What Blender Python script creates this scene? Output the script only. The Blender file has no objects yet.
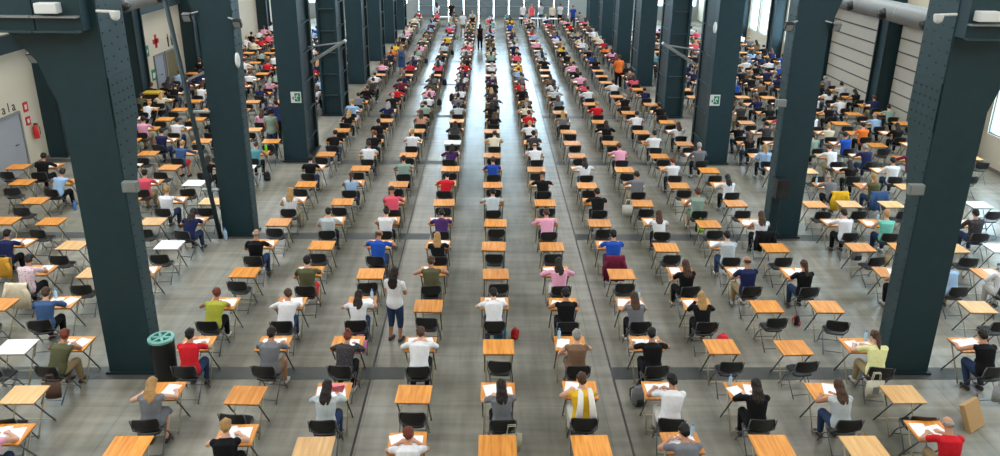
import bpy, bmesh, math, random
from math import sin, cos, pi, radians as R
from mathutils import Vector as V, Matrix, Euler
import numpy as np
random.seed(7)
sc = bpy.context.scene
col = sc.collection

# ------------------------------------------------------------------ camera
F_, CY_, TH, HC, YAW, ROLL = 750., 175., 0.33387, 8.62215, 0.01868, 0.01132
e_u = V((cos(YAW), -sin(YAW), 0)); e_f = V((cos(TH)*sin(YAW), cos(TH)*cos(YAW), -sin(TH)))
e_v = V((-sin(TH)*sin(YAW), -sin(TH)*cos(YAW), -cos(TH)))
c_r = cos(ROLL)*e_u - sin(ROLL)*e_v; c_d = sin(ROLL)*e_u + cos(ROLL)*e_v
cd = bpy.data.cameras.new('camera'); cam = bpy.data.objects.new('camera', cd); col.objects.link(cam)
m = Matrix.Identity(4)
for i in range(3):
    m[i][0], m[i][1], m[i][2] = c_r[i], -c_d[i], -e_f[i]
m[2][3] = HC
cam.matrix_world = m
cd.lens = 27.0; cd.sensor_width = 36; cd.shift_y = -(228-CY_)/1000; cd.clip_start = .1; cd.clip_end = 400
sc.camera = cam

def px(p):                                   # where a point shows in the photograph
    d = V(p) - V((0, 0, HC)); z = d.dot(e_f)
    if z < .1: return (-999, -999, z)
    return (500 + F_*d.dot(c_r)/z, CY_ + F_*d.dot(c_d)/z, z)

# ------------------------------------------------------------------ materials
MATS = {}
def mat(name, rgb, rough=.6, metal=0., bump=0., scale=20., var=0., spec=.4, coat=0.):
    if name in MATS: return MATS[name]
    m = bpy.data.materials.new(name); m.use_nodes = True
    nt = m.node_tree; b = nt.nodes['Principled BSDF']
    b.inputs['Base Color'].default_value = (*rgb, 1); b.inputs['Roughness'].default_value = rough
    b.inputs['Metallic'].default_value = metal; b.inputs['Specular IOR Level'].default_value = spec
    b.inputs['Coat Weight'].default_value = coat
    tc = nt.nodes.new('ShaderNodeTexCoord'); nz = nt.nodes.new('ShaderNodeTexNoise')
    nz.inputs['Scale'].default_value = scale; nz.inputs['Detail'].default_value = 3
    nt.links.new(tc.outputs['Object'], nz.inputs['Vector'])
    if var:
        mx = nt.nodes.new('ShaderNodeMix'); mx.data_type = 'RGBA'
        mx.inputs[6].default_value = (*[c*(1-var) for c in rgb], 1); mx.inputs[7].default_value = (*[min(1, c*(1+var)) for c in rgb], 1)
        nt.links.new(nz.outputs['Fac'], mx.inputs[0]); nt.links.new(mx.outputs[2], b.inputs['Base Color'])
    if bump:
        bp = nt.nodes.new('ShaderNodeBump'); bp.inputs['Strength'].default_value = bump; bp.inputs['Distance'].default_value = .02
        nt.links.new(nz.outputs['Fac'], bp.inputs['Height']); nt.links.new(bp.outputs['Normal'], b.inputs['Normal'])
    MATS[name] = m
    return m

def s2l(*c): return tuple(((x/255)/12.92 if x/255 < .04045 else ((x/255+.055)/1.055)**2.4) for x in c)

CLOTH = dict(W=(222, 222, 226), G=(112, 114, 120), K=(22, 22, 25), N=(33, 40, 78), B=(36, 78, 170), R=(196, 34, 44), P=(226, 160, 186),
    O=(86, 86, 62), Y=(226, 178, 44), X=(172, 174, 66), T=(84, 146, 156), L=(152, 182, 214), M=(108, 34, 58), V=(72, 44, 98),
    C=(214, 202, 178), A=(236, 120, 52), H=(182, 190, 194), D=(58, 56, 60), J=(62, 88, 128), S=(136, 158, 146), F=(212, 192, 200),
    Q=(218, 84, 104), E=(122, 96, 78), U=(206, 150, 124), I=(222, 222, 160), Z=(116, 196, 180), j=(46, 62, 92), k=(24, 24, 28),
    b=(150, 132, 100), r=(188, 52, 56), w=(206, 204, 198), s=(120, 100, 84), y=(96, 118, 84))
CNAME = dict(W='white', G='grey', K='black', N='navy', B='blue', R='red', P='pink', O='olive', Y='yellow', X='lime yellow', T='teal',
    L='light blue', M='maroon', V='purple', C='cream', A='orange', H='pale grey', D='dark grey', J='denim', S='sage', F='floral',
    Q='coral', E='brown', U='peach', I='pale yellow', Z='turquoise')
def cloth(k):
    n = 'cloth_' + CNAME.get(k, 'bottom_' + k)
    if n in MATS: return MATS[n]
    m = mat(n, s2l(*CLOTH[k]), .85, bump=.35, scale=14, var=.12, spec=.15)
    if k in 'FD':                            # printed blouses
        nt = m.node_tree; b = nt.nodes['Principled BSDF']; tc = nt.nodes.new('ShaderNodeTexCoord')
        vo = nt.nodes.new('ShaderNodeTexVoronoi'); vo.inputs['Scale'].default_value = 26
        rp = nt.nodes.new('ShaderNodeValToRGB'); rp.color_ramp.elements[0].position = .2; rp.color_ramp.elements[1].position = .34
        a = s2l(170, 60, 90) if k == 'F' else s2l(92, 88, 84)
        rp.color_ramp.elements[0].color = (*a, 1); rp.color_ramp.elements[1].color = (*s2l(*CLOTH[k]), 1)
        nt.links.new(tc.outputs['Object'], vo.inputs['Vector']); nt.links.new(vo.outputs['Distance'], rp.inputs[0]); nt.links.new(rp.outputs[0], b.inputs['Base Color'])
    return m
HAIR = dict(k=((20, 17, 16), 'dark'), d=((34, 25, 21), 'dark'), n=((74, 50, 34), 'brown'), b=((168, 132, 84), 'blond'), g=((150, 148, 144), 'grey'), r=((108, 50, 32), 'red'))
def hairmat(k): return mat('hair_' + HAIR[k][1] + ('_soft' if k == 'd' else ''), s2l(*HAIR[k][0]), .5, bump=.8, scale=60, var=.35, spec=.3)
SKINS = [mat('skin_fair', s2l(214, 164, 138), .55, var=.06, scale=8), mat('skin_tan', s2l(190, 136, 108), .55, var=.06, scale=8), mat('skin_olive', s2l(172, 122, 94), .55, var=.06, scale=8)]

def wood(name, a, b_, rough=.38):
    m = bpy.data.materials.new(name); m.use_nodes = True; nt = m.node_tree; b = nt.nodes['Principled BSDF']
    tc = nt.nodes.new('ShaderNodeTexCoord'); mp = nt.nodes.new('ShaderNodeMapping'); mp.inputs['Scale'].default_value = (9, .8, 2)
    oi = nt.nodes.new('ShaderNodeObjectInfo')
    ad = nt.nodes.new('ShaderNodeVectorMath'); ad.operation = 'ADD'
    cm = nt.nodes.new('ShaderNodeCombineXYZ'); mu = nt.nodes.new('ShaderNodeMath'); mu.operation = 'MULTIPLY'; mu.inputs[1].default_value = 37
    nz = nt.nodes.new('ShaderNodeTexNoise'); nz.inputs['Scale'].default_value = 2.2; nz.inputs['Detail'].default_value = 4
    rp = nt.nodes.new('ShaderNodeValToRGB'); rp.color_ramp.elements[0].position = .3; rp.color_ramp.elements[1].position = .72
    rp.color_ramp.elements[0].color = (*s2l(*a), 1); rp.color_ramp.elements[1].color = (*s2l(*b_), 1)
    L = nt.links.new
    L(tc.outputs['Object'], mp.inputs['Vector']); L(oi.outputs['Random'], mu.inputs[0]); L(mu.outputs[0], cm.inputs[0]); L(mu.outputs[0], cm.inputs[1])
    L(mp.outputs[0], ad.inputs[0]); L(cm.outputs[0], ad.inputs[1]); L(ad.outputs[0], nz.inputs['Vector']); L(nz.outputs['Fac'], rp.inputs[0])
    hs = nt.nodes.new('ShaderNodeHueSaturation'); mr = nt.nodes.new('ShaderNodeMapRange')
    mr.inputs[3].default_value = .86; mr.inputs[4].default_value = 1.12
    L(oi.outputs['Random'], mr.inputs[0]); L(mr.outputs[0], hs.inputs['Value']); L(rp.outputs[0], hs.inputs['Color'])
    L(hs.outputs[0], b.inputs['Base Color']); b.inputs['Roughness'].default_value = rough; b.inputs['Specular IOR Level'].default_value = .35
    MATS[name] = m
    return m
M_WOOD = wood('orange_beech_top', (196, 118, 40), (232, 160, 74))
M_PALE = wood('pale_beech_glare_top', (206, 156, 98), (228, 186, 130))  # light wood; also paints glare onto some left-bay tops
M_WHITE = mat('white_top', s2l(232, 230, 226), .35, var=.03)  # plain white for some desk tops and the staff tables
M_LEG = mat('cream_leg', s2l(176, 168, 140), .45, .2)
M_GLEG = mat('grey_leg', s2l(96, 98, 98), .4, .6)
M_BLK = mat('black_plastic', s2l(26, 27, 30), .34, spec=.5, bump=.05, scale=90)
M_STEEL = mat('chair_steel', s2l(108, 110, 112), .35, .7)
M_PAPER = mat('paper', s2l(240, 240, 242), .8, var=.03)
M_PINKP = mat('pink_paper', s2l(236, 130, 140), .8)
M_SHOE = mat('shoe', s2l(60, 58, 60), .6, var=.2); M_SHOE2 = mat('white_shoe', s2l(200, 198, 196), .6, var=.1)
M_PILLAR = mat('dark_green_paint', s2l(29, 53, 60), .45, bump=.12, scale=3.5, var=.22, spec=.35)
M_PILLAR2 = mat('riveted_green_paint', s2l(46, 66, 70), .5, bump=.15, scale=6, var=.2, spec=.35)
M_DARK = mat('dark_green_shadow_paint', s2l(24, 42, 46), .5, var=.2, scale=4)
M_CREAM = mat('cream_wall_paint', s2l(206, 198, 178), .75, var=.05, scale=.6)
M_CLAD = mat('grey_cladding', s2l(150, 156, 156), .6, var=.08, scale=.5)
M_GREYM = mat('grey_metal', s2l(140, 144, 144), .45, .4, var=.08)
M_LAMPW = mat('white_casing', s2l(214, 216, 214), .5)
M_TEAL = mat('teal_plastic', s2l(118, 176, 168), .45)
M_RED = mat('red_paint', s2l(196, 38, 36), .45)
M_GREEN = mat('sign_green', s2l(20, 120, 84), .5)
M_DOOR = mat('grey_door', s2l(150, 152, 158), .5, var=.05)
M_OLIVE = mat('olive_panel', s2l(110, 102, 72), .6, var=.1)
M_INK = mat('dark_ink', s2l(40, 40, 42), .7)
M_CARD = mat('cardboard', s2l(176, 140, 96), .8, var=.1)
M_BLUEP = mat('clear_blue_plastic', s2l(176, 206, 226), .15, spec=.6)
M_LBLUE = mat('blue_plastic', s2l(70, 130, 210), .35)
M_LIME = mat('lime_plastic', s2l(120, 220, 40), .35)
M_TRIM = mat('floor_drain', s2l(76, 78, 76), .5, .2, bump=.2, scale=30, var=.15)

def floor_mat():
    m = bpy.data.materials.new('polished_concrete'); m.use_nodes = True; nt = m.node_tree; b = nt.nodes['Principled BSDF']; L = nt.links.new
    tc = nt.nodes.new('ShaderNodeTexCoord')
    def noise(sc_, det, scale=(1, 1, 1)):
        mp = nt.nodes.new('ShaderNodeMapping'); mp.inputs['Scale'].default_value = scale; L(tc.outputs['Object'], mp.inputs[0])
        n = nt.nodes.new('ShaderNodeTexNoise'); n.inputs['Scale'].default_value = sc_; n.inputs['Detail'].default_value = det; L(mp.outputs[0], n.inputs[0]); return n
    n1 = noise(.35, 5); n2 = noise(4.5, 6, (1, .12, 1)); n3 = noise(4.5, 6, (.12, 1, 1))
    r1 = nt.nodes.new('ShaderNodeValToRGB'); r1.color_ramp.elements[0].position = .32; r1.color_ramp.elements[1].position = .7
    r1.color_ramp.elements[0].color = (*s2l(119, 116, 104), 1); r1.color_ramp.elements[1].color = (*s2l(157, 154, 144), 1)
    L(n1.outputs['Fac'], r1.inputs[0])
    ad = nt.nodes.new('ShaderNodeMath'); ad.operation = 'ADD'; L(n2.outputs['Fac'], ad.inputs[0]); L(n3.outputs['Fac'], ad.inputs[1])
    mr = nt.nodes.new('ShaderNodeMapRange'); mr.inputs[1].default_value = .7; mr.inputs[2].default_value = 1.3; mr.inputs[3].default_value = .74; mr.inputs[4].default_value = 1.2
    L(ad.outputs[0], mr.inputs[0])
    mx = nt.nodes.new('ShaderNodeMix'); mx.data_type = 'RGBA'; mx.blend_type = 'MULTIPLY'; mx.inputs[0].default_value = 1
    L(r1.outputs[0], mx.inputs[6]); L(mr.outputs[0], mx.inputs[7])
    br = nt.nodes.new('ShaderNodeTexBrick'); br.offset = 0; br.inputs['Scale'].default_value = 1
    br.inputs['Brick Width'].default_value = 2.2; br.inputs['Row Height'].default_value = 1.68; br.inputs['Mortar Size'].default_value = .007
    br.inputs['Color1'].default_value = (1, 1, 1, 1); br.inputs['Color2'].default_value = (.95, .95, .95, 1); br.inputs['Mortar'].default_value = (.72, .7, .68, 1)
    L(tc.outputs['Object'], br.inputs['Vector'])
    m2 = nt.nodes.new('ShaderNodeMix'); m2.data_type = 'RGBA'; m2.blend_type = 'MULTIPLY'; m2.inputs[0].default_value = 1
    L(mx.outputs[2], m2.inputs[6]); L(br.outputs['Color'], m2.inputs[7]); L(m2.outputs[2], b.inputs['Base Color'])
    rr = nt.nodes.new('ShaderNodeMapRange'); rr.inputs[3].default_value = .17; rr.inputs[4].default_value = .3; L(n1.outputs['Fac'], rr.inputs[0])
    L(rr.outputs[0], b.inputs['Roughness']); b.inputs['Specular IOR Level'].default_value = .2
    return m
def glass_mat(name, tint=(.9, .96, 1), fac=.12):
    m = bpy.data.materials.new(name); m.use_nodes = True; nt = m.node_tree; nt.nodes.remove(nt.nodes['Principled BSDF']); L = nt.links.new
    o = nt.nodes['Material Output']; t = nt.nodes.new('ShaderNodeBsdfTransparent'); t.inputs[0].default_value = (*tint, 1)
    g = nt.nodes.new('ShaderNodeBsdfGlossy'); g.inputs['Roughness'].default_value = .08; x = nt.nodes.new('ShaderNodeMixShader'); x.inputs[0].default_value = fac
    L(t.outputs[0], x.inputs[1]); L(g.outputs[0], x.inputs[2]); L(x.outputs[0], o.inputs[0]); return m
def frosted(name):
    m = glass_mat(name, (.5, .56, .58), 0); nt = m.node_tree; x = [q for q in nt.nodes if q.type == 'MIX_SHADER'][0]
    d = nt.nodes.new('ShaderNodeBsdfDiffuse'); d.inputs[0].default_value = (*s2l(112, 120, 122), 1); x.inputs[0].default_value = .88; nt.links.new(d.outputs[0], x.inputs[2]); return m
M_FLOOR = floor_mat(); M_GLASS = glass_mat('window_glass'); M_GATE = frosted('frosted_gate_glass')

# ------------------------------------------------------------------ mesh collector
class MB:
    def __init__(s): s.v = []; s.f = []; s.m = []; s.mats = []
    def mi(s, m):
        if m not in s.mats: s.mats.append(m)
        return s.mats.index(m)
    def add(s, vs, fs, m=None):
        o = len(s.v); s.v += [tuple(v) for v in vs]; s.f += [tuple(i+o for i in f) for f in fs]; s.m += [s.mi(m) if m else 0]*len(fs)
    def box(s, x0, x1, y0, y1, z0, z1, m=None, M=None):
        vs = [V((x, y, z)) for z in (z0, z1) for y in (y0, y1) for x in (x0, x1)]
        if M: vs = [M @ v for v in vs]
        s.add(vs, [(0, 2, 3, 1), (4, 5, 7, 6), (0, 1, 5, 4), (2, 6, 7, 3), (0, 4, 6, 2), (1, 3, 7, 5)], m)
    def prism(s, pts, h, axis, m=None):
        """pts: outline in the plane across axis, h=(a,b) along the axis"""
        n = len(pts); vs = []
        for a in h:
            for p in pts: vs.append({'x': (a, p[0], p[1]), 'y': (p[0], a, p[1]), 'z': (p[0], p[1], a)}[axis])
        s.add(vs, [tuple(range(n))[::-1], tuple(range(n, 2*n))] + [(i, (i+1) % n, n+(i+1) % n, n+i) for i in range(n)], m)
    def loft(s, rings, m=None, n=12):
        """rings: (centre, axis u*ru, axis v*rv)"""
        vs = []; fs = []
        for c, u, w in rings:
            for i in range(n):
                a = 2*pi*i/n; vs.append(V(c) + V(u)*cos(a) + V(w)*sin(a))
        k = len(rings)
        for j in range(k-1):
            for i in range(n): fs.append((j*n+i, j*n+(i+1) % n, (j+1)*n+(i+1) % n, (j+1)*n+i))
        fs.append(tuple(range(n))[::-1]); fs.append(tuple(range((k-1)*n, k*n)))
        s.add(vs, fs, m)
    def tube(s, pts, r, m=None, n=6):
        pts = [V(p) for p in pts]; rs = r if isinstance(r, (list, tuple)) else [r]*len(pts); rings = []
        for i, p in enumerate(pts):
            t = (pts[min(i+1, len(pts)-1)] - pts[max(i-1, 0)]).normalized()
            u = t.cross(V((0, 0, 1)) if abs(t.z) < .9 else V((0, 1, 0))).normalized(); w = t.cross(u)
            rings.append((p, u*rs[i], w*rs[i]))
        s.loft(rings, m, n)
    def ell(s, c, rx, ry, rz, m=None, n=12, k=7, M=None):
        vs = []; fs = []
        for j in range(1, k):
            t = pi*j/k
            for i in range(n): a = 2*pi*i/n; vs.append(V((rx*sin(t)*cos(a), ry*sin(t)*sin(a), rz*cos(t))))
        vs += [V((0, 0, rz)), V((0, 0, -rz))]
        for j in range(k-2):
            for i in range(n): fs.append((j*n+i, (j+1)*n+i, (j+1)*n+(i+1) % n, j*n+(i+1) % n))
        T, B = len(vs)-2, len(vs)-1
        for i in range(n): fs.append((T, i, (i+1) % n)); fs.append((B, (k-2)*n+(i+1) % n, (k-2)*n+i))
        s.add([(M @ v if M else v) + V(c) for v in vs], fs, m)
    def cyl(s, a, b, r0, r1=None, m=None, n=16):
        s.tube([a, b], [r0, r1 if r1 is not None else r0], m, n)
    def mesh(s, name, m=None, smooth=False, bevel=0):
        me = bpy.data.meshes.new(name); me.from_pydata(s.v, [], s.f)
        for mm in ([m] if m else s.mats): me.materials.append(mm)
        if not m and len(s.mats) > 1: me.polygons.foreach_set('material_index', s.m)
        bm = bmesh.new(); bm.from_mesh(me); bmesh.ops.recalc_face_normals(bm, faces=bm.faces)
        if bevel: bmesh.ops.bevel(bm, geom=bm.edges[:], offset=bevel, segments=2, affect='EDGES', profile=.6)
        bm.to_mesh(me); bm.free()
        if smooth: me.polygons.foreach_set('use_smooth', [True]*len(me.polygons))
        me.update(); return me

def obj(name, me, parent=None, loc=None, m=None):
    o = bpy.data.objects.new(name, me); col.objects.link(o)
    if parent: o.parent = parent
    if loc: o.location = loc
    if m:
        for sl in o.material_slots: sl.link = 'OBJECT'; sl.material = m
    return o
def tag(o, label, cat, group=None):
    o['label'] = label; o['category'] = cat
    if group: o['group'] = group
    return o
def thing(name, label, cat, loc=(0, 0, 0), rz=0, group=None):
    o = bpy.data.objects.new(name, None); col.objects.link(o); o.location = loc; o.rotation_euler = (0, 0, rz); o.empty_display_size = .2
    return tag(o, label, cat, group)
def struct(name, me):
    o = obj(name, me); o['kind'] = 'structure'; return o
def one(name, label, cat, me, loc=(0, 0, 0), rz=0, group=None):
    o = obj(name, me, loc=loc); o.rotation_euler = (0, 0, rz); return tag(o, label, cat, group)

# ------------------------------------------------------------------ the hall
XL, XR, YB, YE, ZT = -16.1, 18.4, -3.0, 66.5, 12.5
f = MB(); f.box(XL-.3, XR+.3, YB-.3, YE+3, -.2, 0); struct('floor', f.mesh('floor', M_FLOOR))
f = MB(); f.box(XL-.3, XR+.3, YB-.3, YE+.3, ZT, ZT+.25); struct('ceiling', f.mesh('ceiling', M_CLAD))
def wall(name, along, at, thick, a0, a1, z1, openings, m, dark_from=None):
    """a wall with openings (a0,a1,z0,z1), cut into a grid of boxes"""
    f = MB(); A = sorted({a0, a1} | {q for o in openings for q in o[:2]})
    for p, q in zip(A, A[1:]):
        mid = (p+q)/2; cuts = sorted([o[2:] for o in openings if o[0] < mid < o[1]]); z = 0
        spans = []
        for c0, c1 in cuts: spans.append((z, c0)); z = c1
        spans.append((z, z1))
        for s0, s1 in spans:
            if s1-s0 < .01: continue
            segs = [(s0, s1, m)]
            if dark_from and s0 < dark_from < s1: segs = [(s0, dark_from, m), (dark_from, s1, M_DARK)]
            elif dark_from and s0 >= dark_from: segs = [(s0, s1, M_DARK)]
            for u0, u1, mm in segs:
                if along == 'y': f.box(min(at, at+thick), max(at, at+thick), p, q, u0, u1, mm)
                else: f.box(p, q, min(at, at+thick), max(at, at+thick), u0, u1, mm)
    return struct(name, f.mesh(name))
wins = [(y0+k*1.93, y0+k*1.93+1.6, 1.24, 3.95) for y0 in (14.1, 20.85, 40.95, 47.65, 54.35) for k in range(3)]
hi_w = [(y0+k*1.93, y0+k*1.93+1.6, 6.9, 10.2) for y0 in (7.4, 14.1, 20.85, 27.6, 34.3, 40.95, 47.65, 54.35) for k in range(3)]
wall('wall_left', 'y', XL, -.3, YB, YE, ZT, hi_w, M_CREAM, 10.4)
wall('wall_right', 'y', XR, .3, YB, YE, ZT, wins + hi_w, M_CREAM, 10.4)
gate_x = [(-6.0+1.31*k, -6.0+1.31*k+1.28) for k in range(10)]
ends = [(a, b, .0, 3.3) for a, b in gate_x] + [(a, b, 3.7, 11.6) for a, b in gate_x]
ends += [(x0, x0+2.6, 1.2, 6.5) for x0 in (-15.6, -12.4, -9.6, 10, 12.9, 15.6)]
wall('wall_back', 'x', YE, .25, XL-.3, XR+.3, ZT, ends, M_CLAD)
wall('wall_front', 'x', YB, -.3, XL-.3, XR+.3, ZT, [], M_CREAM)
n = 0
for (a, b, z0, z1, XW) in [w_ + (XR,) for w_ in wins + hi_w] + [w_ + (XL-.22,) for w_ in hi_w]:
    n += 1; f = MB(); f.box(XW+.1, XW+.12, a, b, z0, z1); w = obj('window_%d' % n, f.mesh('window', M_GLASS)); w['kind'] = 'structure'
    g = MB(); t = .045
    g.box(XW+.06, XW+.16, a, a+t, z0, z1); g.box(XW+.06, XW+.16, b-t, b, z0, z1); g.box(XW+.06, XW+.16, a, b, z0, z0+t); g.box(XW+.06, XW+.16, a, b, z1-t, z1)
    obj('window_frame', g.mesh('window_frame', M_GREYM), w)
for (a, b, z0, z1) in ends:
    n += 1; f = MB(); low = z0 == 0
    if low: f.box(a+.03, b-.03, YE+.1, YE+.12, .05, z1)
    else: f.box(a, b, YE+.1, YE+.12, z0, z1)
    w = obj('window_%d' % n, f.mesh('window', M_GATE if low else M_GLASS)); w['kind'] = 'structure'
    if low:
        g = MB(); g.box(a+.03, a+.07, YE+.05, YE+.15, 0, z1); g.box(b-.07, b-.03, YE+.05, YE+.15, 0, z1); g.box(a+.03, b-.03, YE+.05, YE+.15, 1.05, 1.13); g.box(a+.03, b-.03, YE+.05, YE+.15, 0, .12)
        obj('window_frame', g.mesh('window_frame', M_GREYM), w)
    else:
        g = MB(); zz = z0
        while zz < z1: g.box(a, b, YE+.08, YE+.14, zz, zz+.06); zz += 1.3
        obj('window_frame', g.mesh('window_frame', M_GREYM), w)
PY = [12.8 + 6.7*i for i in range(8)]
# floor drains, rails, skirting
n = 0
for y in PY:
    for x0, x1 in ((XL, -1.6), (2.5, XR)):
        n += 1; f = MB(); f.box(x0, x1, y-.2, y+.22, 0, .004); struct('trim_%d' % n, f.mesh('trim', M_TRIM))
for x in (-2.26, 2.52):
    n += 1; f = MB(); f.box(x-.02, x+.02, YB, YE, 0, .003); struct('trim_%d' % n, f.mesh('trim', mat('seam', s2l(62, 60, 58), .5)))
for nm, x0, x1 in (('baseboard_left', XL, XL+.03), ('baseboard_right', XR-.03, XR)):
    f = MB(); f.box(x0, x1, YB, YE, 0, .12); struct(nm, f.mesh(nm, mat('skirting', s2l(120, 116, 106), .6)))
# wall columns
ORD = ['first', 'second', 'third', 'fourth', 'fifth', 'sixth', 'seventh', 'eighth', 'ninth', 'tenth', 'eleventh', 'twelfth', 'thirteenth', 'fourteenth', 'fifteenth', 'sixteenth', 'seventeenth', 'eighteenth', 'nineteenth', 'twentieth']
ORD += ['twenty-' + o for o in ORD[:9]] + ['thirtieth'] + ['thirty-' + o for o in ORD[:9]]
wc = [y + .75 for y in PY]
for side, x0, x1 in (('left', XL, XL+.6), ('right', XR-.6, XR)):
    for i, y in enumerate(wc):
        t = thing('wall_column', 'dark green steel column against the %s wall, %s from the camera' % (side, ORD[i]), 'column', ((x0+x1)/2, y, 0), group='wall columns')
        h = (x1-x0)/2
        f = MB(); f.box(-h, h, -.4, .4, 0, 7.5); obj('shaft', f.mesh('shaft', M_PILLAR), t)
        f = MB(); s = 1 if side == 'left' else -1
        for q in (-.44, .36): f.box(min(s*h, s*(h+.1)), max(s*h, s*(h+.1)), q, q+.08, 0, 7.5)
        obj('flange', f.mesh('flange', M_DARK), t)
for i, (a, b) in enumerate(zip([14.0]+wc[1:], wc[1:]+[66])):
    f = MB(); f.box(0, .2, a+.5, b-.5, 4.1, 4.68)
    one('wall_beam', 'dark green beam high on the left wall, %s bay from the camera' % ORD[i], 'beam', f.mesh('wall_beam', M_DARK, bevel=.01), (XL, 0, 0), 0, 'left wall beams')
# nave pillars
def rivets(f, x, y, z0, z1, step, ax):
    z = z0
    while z < z1:
        f.ell((x, y, z), .022, .022, .022, None, 5, 3); z += step
def pillar(i, side):
    y0 = PY[i]; s = 1 if side == 'left' else -1            # s: direction towards the nave
    xc = -6.97 if side == 'left' else 8.43
    t = thing('steel_pillar', 'dark green riveted steel pillar, %s from the camera on the %s side of the nave' % (ORD[i], side), 'pillar', (xc, y0, 0), group='nave pillars')
    w = .43; top = 9.0
    f = MB()
    if i != 3:
        f.box(-w, w, 0, .42, 0, top)
    else:
        f.box(-w, -w+.1, 0, .42, 0, top); f.box(w-.1, w, 0, .42, 0, top); f.box(-w+.1, w-.1, .14, .2, 0, top)
    obj('front_plate', f.mesh('front_plate', M_PILLAR), t)
    if i == 3:
        for k in range(9):
            f = MB(); f.box(-w+.1, w-.1, .02, .14, .9+k*.95, .94+k*.95); obj('stiffener', f.mesh('stiffener', M_PILLAR2), t)
    if i == 0:
        f = MB(); f.box(-w, w-.1, -.28, 0, 6.74, 8.2); obj('bracket_plate', f.mesh('bracket_plate', M_PILLAR), t)
        for zz in (6.74, 6.98):
            f = MB(); f.box(-w, w-.12, -.4, -.28, zz-.015, zz+.015); obj('flange', f.mesh('flange', M_GREYM if zz > 6.8 else M_PILLAR2), t)
    if i < 2:
        z1 = 5.0
        f = MB(); d = .95 if i == 0 else .62
        f.prism([(.42, 0), (.42+.04, 0), (.46, 3.6), (d, 5.2), (d, top), (.42, top)], (-w+.02, w-.02), 'x')
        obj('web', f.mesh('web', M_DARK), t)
        f = MB(); xs = s*(w+.012)
        f.prism([(.03, 0), (.44, 0), (.44, 3.6), (d-.02, 5.2), (d-.02, top), (.03, top)], (min(s*w, xs), max(s*w, xs)), 'x')
        for yy in (.1, .36, *((.6, .85) if i == 0 else ())):
            rivets(f, xs, yy, .5 if yy < .5 else 5.2, 8, .22, 'z')
        if i == 0:
            f.box(min(s*w, s*(w+.03)), max(s*w, s*(w+.03)), .03, .9, 5.0, 5.9)
            for a in range(5):
                for b in range(5): f.ell((s*(w+.03), .12+a*.17, 5.08+b*.17), .025, .025, .025, None, 5, 3)
        obj('riveted_side_plate', f.mesh('riveted_side_plate', M_PILLAR2), t)
    else:
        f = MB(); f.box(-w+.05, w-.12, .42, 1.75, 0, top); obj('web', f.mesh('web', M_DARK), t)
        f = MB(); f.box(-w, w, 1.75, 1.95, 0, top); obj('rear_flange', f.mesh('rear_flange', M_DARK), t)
        xa, xb = s*(w-.12), s*w
        if s < 0: xa, xb = -(w-.05), -w
        for k in range(9):
            f = MB(); f.box(min(xa, xb), max(xa, xb), .42, 1.75, .7+k*1.05, .74+k*1.05); obj('stiffener', f.mesh('stiffener', M_PILLAR), t)
    f = MB(); f.box(-w-.06, w+.06, -.05, .5 if i < 2 else 2.0, 0, .05); obj('base_plate', f.mesh('base_plate', M_DARK), t)
    return t
for i in range(8):
    for side in ('left', 'right'): pillar(i, side)
# cross girders over the aisles with haunches, first two bays
for i in (0, 1, 2):
    for side in ('left', 'right'):
        y = PY[i]; s = -1 if side == 'left' else 1; xa = -7.42 if side == 'left' else 8.88; xb = XL+.02 if side == 'left' else XR-.02; xp = -7.4 if side == 'left' else 8.86
        z0 = 6.74 if i == 0 else 7.3
        t = thing('cross_girder', 'dark green cross girder joining %s %s pillar to the outer wall' % (ORD[i], side), 'girder', ((xa+xb)/2, y, z0), group='cross girders')
        h = abs(xb-xa)/2
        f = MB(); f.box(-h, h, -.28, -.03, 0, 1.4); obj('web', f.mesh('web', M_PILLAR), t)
        for zz in (0, .24):
            f = MB(); f.box(-h, h, -.4, -.28, zz-.015, zz+.015); obj('flange', f.mesh('flange', M_GREYM if zz else M_PILLAR2), t)
        f = MB(); xo = xp - (xa+xb)/2
        f.prism([(xo, 0), (xo+s*.75, 0), (xo+s*.3, -.55), (xo, -1.5)], (.05, .3), 'y'); obj('haunch', f.mesh('haunch', M_PILLAR), t)
        f = MB(); f.box(-.18, .18, -.46, -.28, .3, .47)
        if i == 0: one('strip_lamp', 'white box lamp fixed to the girder beside the first %s pillar' % side, 'lamp', f.mesh('strip_lamp', M_LAMPW, bevel=.02), ((-7.1 if side == 'left' else 8.25), y, z0), group='girder lamps')
# sloping pipe by the second left pillar
t = thing('drain_pipe', 'dark sloping pipe leaning along the second left pillar', 'pipe', (-7.45, 19.35, 0))
f = MB(); f.tube([(.02, 0, 0), (-.1, 0, 1.2), (-.72, 0, 7.2)], .062, None, 10); obj('pipe', f.mesh('pipe', M_DARK, True), t)
for z in (1.4, 3.6):
    f = MB(); f.box(-.3 - z*.03, .12, -.03, .1, z, z+.05); obj('bracket', f.mesh('bracket', M_GREYM), t)
f = MB(); f.box(-.22, .22, -.03, .03, -.03, .03)
o = one('bracket_arm', 'pale grey bracket arm reaching from the sloping pipe', 'bracket', f.mesh('bracket_arm', M_GREYM), (-7.5, 19.2, 4.62)); o.rotation_euler = (0, -.42, 0)
# bracket arms on the third pillars
for side, x, s in (('left', -5.75, 1), ('right', 7.0, -1)):
    t = thing('cable_bracket', 'grey angled cable bracket sticking out of the third %s pillar' % side, 'bracket', (x, 27.2, 3.9), group='cable brackets')
    f = MB(); f.box(-.75, .75, -.14, .14, -.05, .05, None, Matrix.Rotation(-s*.55, 4, 'Y')); obj('tray', f.mesh('tray', M_GREYM), t)
    f = MB(); f.tube([(-s*.75, .1, .12), (s*.5, .1, .3)], .03); obj('stay', f.mesh('stay', M_GREYM), t)
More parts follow.
